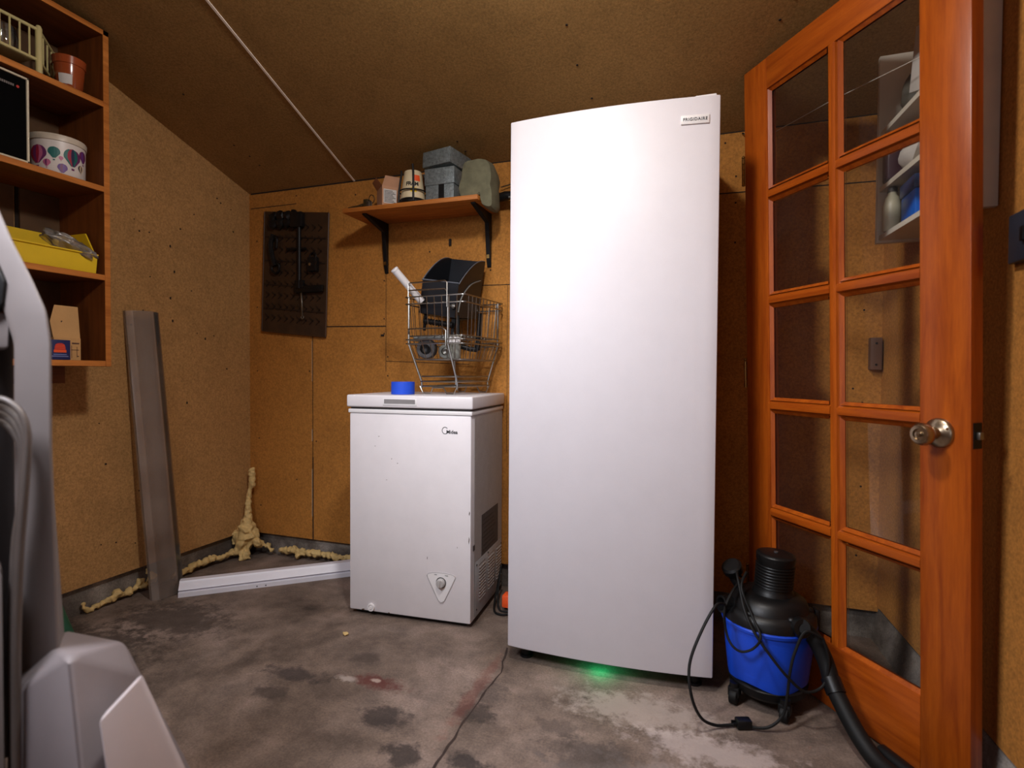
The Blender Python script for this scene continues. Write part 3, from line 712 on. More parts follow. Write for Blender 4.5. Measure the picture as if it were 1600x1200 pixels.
for ch, th in zip('FRAM', (-.14,.12,.40,.74)):
    z = .058; r = .053-.016*(z-.003)/.115+.0008
    g.text(ch, .023, Matrix.Rotation(th,4,'Z') @ Matrix.Translation((0,-r,z)) @ Matrix.Rotation(-.138,4,'X') @ FRONT, .0004, bold=.0007)
part(t, 'lettering', g, M['black_ink'], parent=body)
t = thing('iron_stand', 'black iron wire stand holding the oil filter on the wall shelf', 'stand', (-1.198,2.115,ST))
g = G(); g.lathe([(0,0),(.058,0),(.062,.004),(.060,.015),(.054,.021),(0,.021)], seg=28); part(t, 'dish', g, M['black_plastic'])
g = G(); g.torus((0,0,.055),.058,.003); part(t, 'ring', g, M['dark_steel'])
for th in (.54,-.75,2.3):
    g = G(); r0, r1 = .062, .05
    g.tube([(r0*math.sin(th),-r0*math.cos(th),.004),(.061*math.sin(th),-.061*math.cos(th),.055),(r1*math.sin(th),-r1*math.cos(th),.13),(r1*.96*math.sin(th)-.004,-r1*.96*math.cos(th),.162 if th==.54 else .14)], .0046, 8); part(t, 'leg', g, M['dark_steel'])
# two galvanised boxes
t = thing('metal_box', 'grey galvanised metal box with a dark strap, lower of the two stacked', 'box', (-1.06,2.165,ST), -.02)
g = G(); g.box(-.066,.066,-.07,.07,0,.072,.002); part(t, 'tin', g, M['galv'])
g = G(); g.box(-.07,.07,-.074,.074,.070,.140,.003); part(t, 'lid', g, M['galv'])
g = G(); g.box(-.004,.022,-.0712,-.0704,.0,.07); part(t, 'strap', g, M['black_plastic'])
q = G(); q.M = Matrix.Translation((-1.062,2.165,ST+.1495)) @ Matrix.Rotation(-.22,4,'Z') @ Matrix.Rotation(math.radians(-3),4,'X')
q.box(-.074,.074,-.074,.074,0,.066,.003)
single('galvanised_box', 'tilted grey galvanised metal box, upper of the two stacked on the wall shelf', 'box', q, M['galv'])
# canvas bag slumped over the right end
g = G()
bo = [(-.955,ST),(-.958,1.74),(-.948,1.79),(-.925,1.812),(-.865,1.815),(-.832,1.795),(-.818,1.74),(-.814,1.66),(-.818,1.612),(-.858,1.625),(-.868,ST)]
t2 = bmesh.new(); cxb, czb = -.885, 1.73
lay = [(2.068,.80),(2.072,.95),(2.09,1.0),(2.12,1.02),(2.15,1.0),(2.168,.93),(2.172,.8)]
rg = []
dense = spline([Vector((x,0,z)) for x, z in bo], 4, True)
for (y, k) in lay:
    ring = []
    for p in dense:
        q = Vector((cxb+(p.x-cxb)*k, y, p.z if p.z < ST+.004 and p.x < -.868 else czb+(p.z-czb)*k))
        if p.z > ST+.01: q += Vector((noise.noise(Vector((p.x*30,y*25,p.z*22)))*.007, noise.noise(Vector((p.x*28,y*20,p.z*30+5)))*.009, 0))
        ring.append(t2.verts.new(q))
    rg.append(ring)
nn_ = len(dense)
for a, b in zip(rg, rg[1:]):
    for k in range(nn_): t2.faces.new([a[k],a[(k+1)%nn_],b[(k+1)%nn_],b[k]])
t2.faces.new(rg[0]); t2.faces.new(rg[-1][::-1])
g._merge(t2)
single('canvas_bag', 'slumped grey green canvas pouch at the right end of the wall shelf', 'bag', g, M['canvas'])
t = thing('pipe_handle', 'dull metal handle sticking out behind the canvas pouch toward the tall freezer', 'tool', (-.76,2.2,ST+.03))
g = G(); g.tube([(-.09,.02,.0),(-.05,.015,.004),(-.02,.01,.003)],[.018,.02,.016],12); part(t, 'socket', g, M['dark_steel'])
g = G(); g.tube([(-.03,.01,.008),(.09,.0,.018)],.006,10); g.tube([(-.03,.0,-.008),(.09,-.005,-.002)],.006,10); part(t, 'rod', g, M['steel'])
g = G(); g.tube([(-.085,.05,.055),(.0,.06,.075),(.09,.06,.1)],.0022,6); part(t, 'wire', g, M['dark_steel'])

# ------------------------------------------------------------------ dark tread panel hanging on the back wall
t = thing('tread_panel', 'dark brown patterned panel hung on the back wall left of the shelf', 'panel', (-1.955,YB-.002,1.445))
c4 = [(-2.138,1.762),(-1.745,1.722),(-1.765,1.118),(-2.158,1.156)]
g = G(); g.prism(c4, YB-.014, YB-.003, 'y', .002, 1); part(t, 'backing', g, mat('dark_brown_rubber', lin((58,36,16)), .6, var=.35, scale=14, bump=.2, bscale=80), world=True)
g = G()
def bil(u, v):
    a = Vector(c4[0]).lerp(Vector(c4[1]), u); b = Vector(c4[3]).lerp(Vector(c4[2]), u); return a.lerp(b, v)
for r in range(9):
    for k in range(9):
        if r < 5 and k < 2: continue
        p = bil(.09+.1*k, .12+.095*r); s = .018
        for sg in (1,-1):
            a = Vector((p.x-s*.7, p.y+sg*s)); b = p+Vector((s*.5,0)); n = Vector((0,.004*sg))
            g.prism([tuple(a),tuple(b),tuple(b-n*1.4),tuple(a-n)], YB-.0175, YB-.0135, 'y')
for r in range(4):
    a = bil(.03,.205+.2*r); b = bil(.97,.205+.2*r)
    g.prism([(a.x,a.y-.003),(b.x,b.y-.003),(b.x,b.y+.003),(a.x,a.y+.003)], YB-.017, YB-.0135, 'y')
part(t, 'tread_pattern', g, mat('tread_dark', lin((34,20,9)), .55, var=.3), world=True)
g = G()
for k in range(4):
    a = Vector(c4[k]); b = Vector(c4[(k+1)%4]); g.tube([(a.x,YB-.012,a.y),(b.x,YB-.012,b.y)], .0035, 6)
part(t, 'edge_binding', g, mat('brown_edge', lin((70,44,24)), .5), world=True)
Yp = YB-.019
def wall_tool(name, label, build, m):
    g = G(); build(g); return single(name, label, 'tool', g, m)
def chk(g):
    for k in range(7): g.ball((-2.07+.045*(k%4), Yp-.012, 1.725-.035*(k//4)), .026, 2, (1,.5,1), .5, 2.0, k)
    g.box(-1.95,-1.88,Yp-.03,Yp,1.66,1.735,.006)
wall_tool('drill_chuck', 'dark lumpy tool head at the top of the patterned wall panel', chk, M['dark_steel'])
def cl(g):
    g.tube([(-2.07,Yp-.01,1.64),(-2.085,Yp-.012,1.59),(-2.075,Yp-.012,1.53),(-2.06,Yp-.01,1.48)],.013,8,smooth=4); g.tube([(-2.06,Yp-.01,1.63),(-2.045,Yp-.012,1.61),(-2.05,Yp-.01,1.57)],.007,8,smooth=4)
    g.torus((-2.055,Yp-.01,1.47),.025,.007,(0,1,0))
wall_tool('hanging_clamp', 'dark clamp hanging at the left side of the patterned wall panel', cl, M['dark_steel'])
def dr(g):
    g.cyl((-1.905,Yp-.014,1.66),(-1.905,Yp-.014,1.36),.010,seg=10); g.box(-1.93,-1.88,Yp-.022,Yp-.002,1.36,1.40,.004); g.tube([(-1.985,Yp-.01,1.56),(-1.87,Yp-.01,1.555)],.006,8)
wall_tool('hanging_bar', 'upright dark iron bar hanging down the centre of the patterned panel', dr, M['dark_steel'])
def ro(g): g.box(-1.935,-1.765,Yp-.018,Yp-.002,1.338,1.372,.005)
wall_tool('square_file', 'short black bar fixed across the right half of the patterned panel', ro, M['black_plastic'])
t = thing('hanging_wrench', 'thin bright steel wrench hanging below the black bar on the panel', 'tool', (-1.892,Yp,1.21))
g = G(); g.prism([(-1.901,1.338),(-1.893,1.338),(-1.887,1.225),(-1.896,1.225)], Yp-.012, Yp-.006, 'y', .001, 1); part(t, 'shaft', g, M['steel'], world=True)
g = G(); g.torus((-1.891,Yp-.009,1.217),.007,.003,(0,1,0),16,6); part(t, 'eye', g, M['steel'], world=True)
t = thing('padlock', 'dark padlock with a bright key plate at the right side of the patterned panel', 'padlock', (-1.828,Yp+.004,1.44))
g = G(); g.box(-1.855,-1.80,Yp-.02,Yp+.0045,1.44,1.51,.004); part(t, 'body', g, M['dark_steel'], world=True)
g = G(); g.torus((-1.828,Yp-.008,1.515),.018,.004,(0,1,0),20,6); part(t, 'shackle', g, M['dark_steel'], world=True)
g = G(); g.cyl((-1.835,Yp-.024,1.473),(-1.835,Yp-.019,1.473),.007,seg=12); part(t, 'key_plate', g, M['chrome'], world=True)

# ------------------------------------------------------------------ shelving unit on the left wall
BX, BY0, BY1 = -2.005, .55, 1.37
t = thing('shelf_unit', 'orange pine open shelving unit fixed to the left wall', 'shelves', (XL, 1.0, .962))
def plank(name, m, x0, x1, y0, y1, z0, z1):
    # faces coloured darker for the unit's inner shade, front edges paler
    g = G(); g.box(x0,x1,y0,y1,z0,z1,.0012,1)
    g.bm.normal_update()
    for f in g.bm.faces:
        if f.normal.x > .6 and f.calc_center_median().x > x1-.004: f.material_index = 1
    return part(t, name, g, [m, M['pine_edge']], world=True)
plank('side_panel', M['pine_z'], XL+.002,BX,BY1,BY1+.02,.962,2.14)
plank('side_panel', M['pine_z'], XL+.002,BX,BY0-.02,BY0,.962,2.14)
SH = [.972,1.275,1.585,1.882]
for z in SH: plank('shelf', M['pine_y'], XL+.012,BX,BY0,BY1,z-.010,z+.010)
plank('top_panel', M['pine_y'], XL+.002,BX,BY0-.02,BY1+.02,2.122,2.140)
bkm = mat('shaded_back_board', lin((84,58,32)), .8, var=.2, scale=8)  # boards toned dark to hold the shade inside the unit
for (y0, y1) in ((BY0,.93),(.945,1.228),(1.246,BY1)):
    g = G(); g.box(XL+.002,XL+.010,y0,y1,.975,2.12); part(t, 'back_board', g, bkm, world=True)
g = G(); g.box(XL+.002,XL+.03,BY0,BY1,.90,.961); part(t, 'cleat', g, M['pine_y'], world=True)

# top shelf: cream rack with stemmed glasses, pot
z0 = SH[3]+.0105
t = thing('spindle_rack', 'cream spindle rack holding glasses on the top shelf', 'rack', (-2.10,1.0,z0))
for (x, y, h) in [(-2.045,1.195,.165),(-2.045,.80,.165),(-2.165,1.315,.165),(-2.2,.80,.165)]:
    g = G(); g.lathe([(0,0),(.0095,0),(.0095,h-.008),(.006,h),(0,h)], (x,y,z0), seg=14); part(t, 'post', g, M['cream'], world=True)
def rail(pa, pb, n, name):
    for zz in (.055, .152):
        g = G(); g.tube([(pa[0],pa[1],z0+zz),(pb[0],pb[1],z0+zz)], .0052, 8); part(t, 'rail', g, M['cream'], world=True)
    for k in range(1, n):
        f = k/n; x = pa[0]+(pb[0]-pa[0])*f; y = pa[1]+(pb[1]-pa[1])*f
        g = G(); g.tube([(x,y,z0+.055),(x,y,z0+.152)], .0028, 6); part(t, 'spindle', g, M['cream'], world=True)
rail((-2.045,.80),(-2.045,1.195),15,'front'); rail((-2.045,1.195),(-2.165,1.315),4,'end')
g = G(); g.box(-2.19,-2.05,.81,1.18,z0+.05,z0+.056); part(t, 'tray', g, M['cream'], world=True)
for y in (1.135, 1.055):
    t2 = thing('drinking_glass', 'clear rounded drinking glass in the cream rack nearer the terracotta pot' if y > 1.1 else 'clear rounded drinking glass in the cream rack at the photo edge', 'glass', (-2.11,y,z0+.0565))
    g = G(); g.lathe([(0,0),(.022,0),(.034,.02),(.037,.045),(.033,.072),(.030,.085),(.028,.085),(.031,.07),(.034,.045),(.031,.022),(.02,.005),(0,.005)], seg=24); part(t2, 'bowl', g, M['jar_glass'])
t = thing('terracotta_pot', 'glazed terracotta flower pot with a paper label on the top shelf', 'pot', (-2.065,1.297,z0))
g = G(); g.lathe([(0,0),(.034,0),(.036,.003),(.044,.085),(.047,.086),(.049,.11),(.047,.112),(.043,.111),(.041,.09),(.032,.006),(0,.006)], seg=36); pb = part(t, 'pot', g, M['terracotta'])
g = G()
P = []; F = []
for k in range(7):
    th = -1.30+.16*k
    for z in (.018,.05):
        r = .0362+.0083*z/.085*1.0+.0007; P.append((r*math.cos(th), r*math.sin(th), z))
for k in range(6): F.append((2*k,2*k+2,2*k+3,2*k+1))
g.poly(P, F); part(t, 'label', g, M['paper'])

# second shelf: loudspeaker and balloon tub
z0 = SH[2]+.0105
t = thing('loudspeaker', 'black fronted loudspeaker with a pale frame on the second shelf', 'speaker', (-2.13,1.0,z0))
g = G(); g.box(-2.23,-2.03,.84,1.15,z0,z0+.268,.003); part(t, 'cabinet', g, mat('speaker_cabinet', lin((104,84,52)), .6), world=True)
g = G()
y0, y1, za, zb2 = .84, 1.15, z0+.002, z0+.266
for (a, b, c, d) in [(y0,y1,za,za+.006),(y0,y1,zb2-.006,zb2),(y0,y0+.006,za,zb2),(y1-.006,y1,za,zb2)]: g.box(-2.03,-2.016,a,b,c,d,.001)
part(t, 'frame', g, mat('pale_frame', lin((214,204,178)), .4), world=True)
g = G(); g.box(-2.03,-2.021,y0+.006,y1-.006,za+.006,zb2-.006); gr = part(t, 'grille', g, mat('black_grille', lin((3,3,3)), .9, spec=.1, bump=.2, bscale=900), world=True)
g = G()
for k in range(7): g.box(-2.021,-2.0203,1.075+.0055*k,1.079+.0055*k,z0+.226,z0+.233)
part(t, 'badge', g, mat('badge_grey', lin((120,112,108)), .5), parent=gr, world=True)
g = G(); g.cyl((-2.021,1.122,z0+.2295),(-2.0200,1.122,z0+.2295),.0042,seg=12); part(t, 'red_dot', g, M['red'], parent=gr, world=True)
TC = (-2.098, 1.279)
t = thing('balloon_tub', 'round white tub printed with hot air balloons on the second shelf', 'tub', (TC[0],TC[1],z0))
RB = .0755
g = G(); g.lathe([(0,0),(RB-.006,0),(RB-.003,.003),(RB,.008),(RB+.001,.118),(0,.118)], seg=56); tb = part(t, 'bucket', g, mat('white_tub', lin((214,206,200)), .4, var=.05))
g = G(); g.lathe([(RB+.001,.112),(RB+.004,.113),(RB+.005,.128),(RB+.003,.133),(RB-.004,.1335),(RB-.008,.130),(0,.130)], seg=56); part(t, 'lid', g, mat('worn_lid', lin((196,184,166)), .4, var=.15, scale=30))
def balloon(th, z, s, stripes, cols):
    """envelope of gores and a basket, wrapped on the bucket"""
    global tb
    n = 14
    def pr(u, v):
        a = th+u/RB; r = RB+.0012; return (r*math.cos(a), r*math.sin(a), z+v)
    stripes, cols = max(stripes, 4), ([c for c in cols for _ in range(4)] if stripes == 1 else cols)
    for q in range(stripes):
        g = G(); L = []; R = []
        for k in range(n+1):
            f = k/n; v = s*(1-2.25*f)
            w = s*math.sqrt(max(0,1-(1-2.25*f)**2)) if f < .58 else s*.95*(1-(f-.58)/.42*.8)
            if f >= .58: w = s*(.952-(f-.58)*1.75)
            a = -1+2*q/stripes; b = -1+2*(q+1)/stripes
            L.append(pr(w*a,v)); R.append(pr(w*b,v))
        P = L+R; F = [(k,k+1,n+2+k,n+1+k) for k in range(n)]
        g.poly(P, F); part(t, 'balloon_print', g, cols[q%len(cols)], parent=tb)
    g = G(); P = [pr(-s*.18,-s*1.5),pr(s*.18,-s*1.5),pr(s*.15,-s*1.75),pr(-s*.15,-s*1.75)]; g.poly(P,[(0,1,2,3)]); part(t, 'balloon_print', g, cols[-1], parent=tb)
bc = {k: mat('print_'+k, lin(v), .5, var=.08) for k, v in dict(red=(150,34,60), plum=(104,42,92), teal=(24,96,92), navy=(34,44,74), violet=(96,54,130), pink=(178,96,130), cream=(214,190,160), char=(60,56,62)).items()}
th0 = -.62   # the side that faces the room
balloon(th0-.66,.066,.027,5,[bc['red'],bc['plum'],bc['red'],bc['pink'],bc['plum']])
balloon(th0-.05,.074,.0165,1,[bc['teal']])
balloon(th0+.62,.070,.026,5,[bc['teal'],bc['red'],bc['navy'],bc['teal'],bc['plum']])
balloon(th0+.24,.026,.0135,3,[bc['violet'],bc['plum'],bc['violet']])
balloon(th0-.30,.037,.0105,3,[bc['pink'],bc['plum'],bc['pink']])
balloon(th0+.19,.057,.006,1,[bc['pink']])
balloon(th0+1.0,.040,.011,2,[bc['char'],bc['cream']])
balloon(th0+1.15,.085,.018,3,[bc['plum'],bc['violet'],bc['plum']])

# third shelf: yellow bin with bag and bits
z0 = SH[1]+.0105
t = thing('parts_bin', 'yellow plastic open-fronted parts bin on the third shelf', 'bin', (-2.12,1.1,z0))
def bp(y): return [(-2.215,z0),(-2.025,z0),(-2.022,z0+.06),(-2.095,z0+.15),(-2.215,z0+.15)]
sidep = [(-2.215,z0),(-2.028,z0),(-2.020,z0+.055),(-2.075,z0+.145),(-2.215,z0+.145)]
for y in (1.352, 1.09, .84):
    g = G(); g.prism(sidep, y-.0025, y+.0025, 'y'); part(t, 'side_wall', g, M['yellow'], world=True)
g = G(); g.box(-2.218,-2.213,.84,1.352,z0,z0+.145); part(t, 'back_wall', g, M['yellow'], world=True)
g = G(); g.prism([(-2.030,z0),(-2.025,z0),(-2.016,z0+.060),(-2.010,z0+.063),(-2.010,z0+.067),(-2.022,z0+.066)], .84, 1.352, 'y'); part(t, 'front_wall', g, M['yellow'], world=True)
g = G(); g.box(-2.216,-2.028,.84,1.352,z0,z0+.004); part(t, 'floor_panel', g, M['yellow'], world=True)
g = G(); t2 = bmesh.new(); bmesh.ops.create_icosphere(t2, subdivisions=4, radius=1)
for v in t2.verts:
    nn = noise.noise(v.co*2.3)*.28+abs(noise.noise(v.co*5.1))*.20
    p = v.co*(1+nn)
    u = p.x
    v.co = Vector((-2.048+.040*p.y+.012*u, 1.282+.068*p.x, z0+.083-.030*u+.030*p.z))
g._merge(t2)
single('poly_bag', 'crumpled clear plastic bag draped over the front of the yellow bin', 'bag', g, M['bag'])
for k, (y, z, s) in enumerate([(1.155,.06,1.0),(1.215,.064,1.15),(1.19,.05,.9)]):
    g = G(); g.M = Matrix.Translation((-2.08+.01*k,y,z0+.03+.012)) @ Euler((.4*k,.5,.7*k)).to_matrix().to_4x4()
    g.box(-.022*s,.022*s,-.014,.014,-.006,.006,.002); g.cyl((.0,-.014,0),(0,.03*s,.012),.006,seg=10); g.torus((-.01,.02,.01),.012,.003,(0,.3,1),16,6)
    single('metal_fitting', ['dull grey metal fitting at the left among the bin contents','dull grey metal fitting beside the clear plastic bag','dull grey metal fitting lowest in the yellow bin'][k], 'fitting', g, M['steel'], group='metal fittings in the yellow bin')

# bottom shelf: cardboard carton and blue box
z0 = SH[0]+.0105
t = thing('carton', 'tan cardboard carton with a tall open flap on the bottom shelf', 'box', (-2.08,1.272,z0))
g = G(); g.box(-2.11,-2.05,1.232,1.316,z0,z0+.075); cb = part(t, 'box_body', g, M['card'], world=True)
g = G(); g.poly([(-2.052,1.232,z0+.075),(-2.052,1.316,z0+.075),(-2.075,1.318,z0+.13),(-2.066,1.318,z0+.185),(-2.066,1.244,z0+.185),(-2.075,1.236,z0+.13)],[(0,1,2,3,4,5)])
fp = part(t, 'flap', g, M['card'], world=True)
g = G(); 
for k, w in enumerate((.006,.006,.007,.003,.005)): g.box(-2.0695,-2.0685,1.266+.0085*k,1.266+.0085*k+w,z0+.128,z0+.1335)
part(t, 'flap_print', g, M['black_ink'], parent=fp, world=True)
g = G()
g.box(-2.0499,-2.0494,1.286,1.2875,z0+.006,z0+.05); g.box(-2.0499,-2.0494,1.303,1.3045,z0+.01,z0+.046); g.box(-2.0499,-2.0494,1.285,1.31,z0+.034,z0+.036); g.box(-2.0499,-2.0494,1.288,1.311,z0+.055,z0+.06); g.box(-2.0499,-2.0494,1.304,1.31,z0+.012,z0+.015)
part(t, 'box_print', g, mat('brown_print', lin((92,60,48)), .7), parent=cb, world=True)
t = thing('blue_box', 'small dark blue box with a red and orange picture on the bottom shelf', 'box', (-2.03,1.24,z0))
g = G(); g.box(-2.048,-2.016,1.198,1.262,z0,z0+.066,.001); bb = part(t, 'carton', g, mat('navy_carton', lin((26,36,88)), .5, var=.15), world=True)
g = G(); 
P = [(1.213,.030),(1.214,.044),(1.218,.052),(1.226,.055),(1.236,.055),(1.243,.051),(1.246,.044),(1.247,.030)]
g.prism([(y,z0+z) for y, z in P], -2.016, -2.0153, 'x'); part(t, 'red_picture', g, M['red'], parent=bb, world=True)
g = G(); g.box(-2.0158,-2.0150,1.211,1.249,z0+.024,z0+.033); 
for k in range(3): g.box(-2.0154,-2.0149,1.216,1.244,z0+.037+.005*k,z0+.039+.005*k)
part(t, 'orange_band', g, M['orange'], parent=bb, world=True)
g = G(); g.box(-2.0158,-2.0153,1.205,1.255,z0+.010,z0+.013); g.box(-2.0158,-2.0153,1.21,1.25,z0+.016,z0+.019); part(t, 'lettering_line', g, mat('pale_blue_print', lin((110,120,170)), .5), parent=bb, world=True)

# ------------------------------------------------------------------ light diffuser leaning on the left wall, trim on the floor
b0 = Vector((-2.125,1.705,.0)); b1 = Vector((-2.222,1.672,1.195))
zax = (b1-b0).normalized(); xax = Vector((.22,.975,0)); xax = (xax-zax*xax.dot(zax)).normalized(); yax = zax.cross(xax)
Md = Matrix(((xax.x,yax.x,zax.x,b0.x),(xax.y,yax.y,zax.y,b0.y),(xax.z,yax.z,zax.z,b0.z),(0,0,0,1)))
t = thing('light_diffuser', 'long translucent ribbed plastic light cover leaning on the left wall', 'light cover', b0)
L = (b1-b0).length
def chan(pts, th=.0016):
    o = [Vector(p) for p in pts]; res = list(o)
    for i in range(len(o)-1, -1, -1):
        d = (o[min(i+1,len(o)-1)]-o[max(i-1,0)]).normalized(); res.append(o[i]+Vector((-d.y,d.x))*th)
    return [tuple(p) for p in res]
g = G(); g.M = Md; g.prism(chan([(-.070,.012),(-.068,-.002),(-.05,-.014),(-.02,-.019),(.012,-.019),(.034,-.012),(.042,.0)]), 0, L, 'z'); part(t, 'ribbed_face', g, M['diffuser'], world=True)
g = G(); g.M = Md
for k in range(24):
    x = -.046+.0031*k; g.box(x,x+.0012,-.0212,-.0195,0.002,L-.002)
part(t, 'rib', g, M['diffuser'], world=True)
g = G(); g.M = Md; g.prism(chan([(.042,.0),(.058,.008),(.068,.016),(.070,.028)]), 0, L, 'z'); part(t, 'clear_flange', g, clear('clear_flange', (.86,.84,.8,1), .08, .1, .12, (.55,.5,.45,1)), world=True)

t = thing('metal_trim', 'length of stepped white metal trim lying on the floor near the corner', 'trim', (-2.065,1.696,0))
ta = Vector((-2.065,1.696,0)); tb_ = Vector((-1.475,2.205,0)); dx = (tb_-ta).normalized(); dy = Vector((-dx.y,dx.x,0))
Mt = Matrix(((dx.x,dy.x,0,ta.x),(dx.y,dy.y,0,ta.y),(0,0,1,.0),(0,0,0,1)))
g = G(); g.M = Mt; LT = (tb_-ta).length
prof = [(0,.0),(0,.018),(.004,.020),(.013,.021),(.013,.025),(.005,.028),(.007,.032),(.030,.050),(.034,.058),(.060,.060),(.060,.056),(.040,.053),(.034,.046),(.018,.030),(.018,.017),(.004,.014),(.004,.0)]
g.prism(prof, 0, LT, 'x'); part(t, 'profile', g, mat('white_painted_metal', lin((214,212,220)), .35, var=.04), world=True)
g = G(); g.M = Mt
for s in (.30,.335): g.cyl((s,-.0005,.008),(s,.0002,.008),.003,seg=8)
part(t, 'fixing_hole', g, M['grey_ink'], world=True)

# ------------------------------------------------------------------ spray foam along the wall foot
def foam(name, label, blobs, vox=.0045):
    g = G()
    for i, (p, r) in enumerate(blobs): g.ball(p, r, 2, (1,1,1), .9, 2.2, i*3.1)
    o = single(name, label, 'foam', g, M['foam'])
    rm = o.modifiers.new('r', 'REMESH'); rm.mode = 'VOXEL'; rm.voxel_size = vox; rm.use_smooth_shade = True
    return o
rf = random.Random(11)
def bead(pa, pb, n, r0, r1):
    out = []
    for k in range(n):
        f = k/(n-1); p = Vector(pa).lerp(Vector(pb), f)
        out.append((p+Vector((rf.uniform(-.006,.006),rf.uniform(-.006,.006),rf.uniform(-.006,.008))), rf.uniform(r0,r1)*.82))
    return out
bl = bead((XL-.008,1.46,.014),(XL-.01,1.70,.03),30,.008,.017)+[(Vector((XL-.01,1.58,.035)),.018),(Vector((XL-.012,1.68,.05)),.017),(Vector((XL-.008,1.73,.05)),.02),(Vector((XL-.01,1.71,.075)),.007),(Vector((XL-.01,1.71,.09)),.006),(Vector((XL-.008,1.45,.045)),.008),(Vector((XL-.008,1.45,.03)),.008)]
foam('foam_bead', 'yellow spray foam bead along the left wall foot, left of the light cover', bl)
bl = bead((XL-.005,1.83,.022),(XL+.005,2.0,.035),22,.009,.018)+bead((XL+.005,2.0,.035),(XL+.02,2.13,.03),14,.010,.02)
foam('foam_bead', 'yellow spray foam bead along the left wall foot, right of the light cover', bl)
cx, cy = XL+.05, YB-.07
bl = [(Vector((cx,cy,.105)),.055),(Vector((cx-.01,cy-.01,.08)),.05),(Vector((cx+.01,cy-.015,.14)),.042),(Vector((cx+.0,cy+.0,.165)),.034)]
for k in range(13):
    f = k/12; bl.append((Vector((cx+.004-.014*math.sin(f*2.2),cy+.028*f,.19+.16*f)), .020-.010*f))
bl += [(Vector((cx,cy+.03,.355)),.013),(Vector((cx+.008,cy+.028,.36)),.012),(Vector((cx-.012,cy+.028,.365)),.008)]
bl += [(Vector((cx,cy+.032,.375+.012*k)), .015) for k in range(6)]
bl += [(Vector((cx-.05,cy-.03,.12)),.02),(Vector((cx-.06,cy-.03,.09)),.012),(Vector((cx-.055,cy-.035,.07)),.009),(Vector((cx-.05,cy-.0,.14)),.02)]
bl += bead((cx-.05,cy-.06,.03),(cx+.03,cy-.035,.035),12,.014,.024)
bl += [(Vector((cx+.03,cy-.05,.02)),.022),(Vector((cx+.06,cy-.0,.08)),.022),(Vector((cx+.05,cy+.03,.06)),.02),(Vector((cx+.085,cy+.045,.05)),.016),(Vector((cx+.11,cy+.05,.03)),.012)]
foam('foam_blob', 'bulging yellow spray foam blob with a long upright drip in the corner', bl)
bl = bead((XL+.20,YB-.012,.03),(XL+.40,YB-.012,.04),20,.011,.022)+bead((XL+.38,YB-.012,.04),(-1.35,YB-.012,.03),44,.013,.021)+[(Vector((XL+.33,YB-.03,.02)),.014),(Vector((XL+.30,YB-.02,.05)),.018)]
foam('foam_bead', 'yellow spray foam bead along the back wall foot behind the trim', bl)
g = G(); g.ball((-1.209,1.659,.007),.009,2,(1.2,.9,.7),.5,2.0,2); single('foam_crumb', 'small tan foam crumb on the floor in front of the chest freezer', 'crumb', g, M['foam'])

# ------------------------------------------------------------------ shop vacuum
VC = (.182,1.762)
t = thing('shop_vacuum', 'small blue shop vacuum with a black motor head in front of the glazed door', 'vacuum', (VC[0],VC[1],0), -.3337)
g = G()
t2 = bmesh.new(); rings = []; ns = 48
prof = [(.0,.062),(.098,.062),(.106,.066),(.108,.075),(.117,.16),(.122,.226),(.127,.228),(.129,.236),(.126,.242),(.118,.242),(.110,.10),(0,.10)]
for r, z in prof:
    if r == 0: rings.append([t2.verts.new((0,0,z))]); continue
    ring = []
    for k in range(ns):
        th = 2*PI*k/ns
        zz = z
        if z < .08: zz = z+.012*(.5+.5*math.cos(4*th+.7))       # scalloped lower edge over the casters
        rr_ = r*(1-.035*max(0,math.cos(4*th+2.2))*(1 if z < .2 else .2))
        ring.append(t2.verts.new((rr_*math.cos(th), rr_*math.sin(th), zz)))
    rings.append(ring)
for a, b in zip(rings, rings[1:]):
    for k in range(ns):
        k2 = (k+1)%ns
        if len(a) == 1: t2.faces.new([a[0],b[k2],b[k]])
        elif len(b) == 1: t2.faces.new([a[k],a[k2],b[0]])
        else: t2.faces.new([a[k],a[k2],b[k2],b[k]])
g._merge(t2); part(t, 'tank', g, M['blue_plastic'])
g = G(); g.lathe([(0,.03),(.085,.03),(.104,.045),(.108,.066),(.10,.072),(0,.072)], seg=40); part(t, 'base', g, M['black_plastic'])
for (x, y) in [(-.066,-.088),(.068,-.088),(-.07,.08),(.07,.08)]:
    g = G(); g.cyl((x,y,.03),(x,y,.062),.014,seg=14); g.box(x-.016,x+.016,y-.014,y+.014,.022,.05,.004); c_ = part(t, 'caster', g, M['black_plastic'])
    g = G(); g.cyl((x-.011,y-.004,.0215),(x+.011,y-.004,.0215),.0215,seg=20,bev=.004); part(t, 'wheel', g, M['black_rubber'], parent=c_)
g = G(); g.lathe([(.122,.238),(.128,.242),(.126,.262),(.118,.272),(.108,.278),(.100,.300),(.082,.312),(.066,.316),(0,.318)], seg=44)
for k in range(6):
    th = k*PI/3+.3; g.ball((.105*math.cos(th),.105*math.sin(th),.276),.014,2,(1,1,.7))
part(t, 'lid', g, M['black_plastic'])
for th in (2.45,.5):
    g = G(); x, y = .127*math.cos(th), .127*math.sin(th); g.M = Matrix.Translation((x,y,.245)) @ Matrix.Rotation(th,4,'Z'); g.box(-.004,.010,-.016,.016,-.03,.03,.003); part(t, 'latch', g, M['black_plastic'])
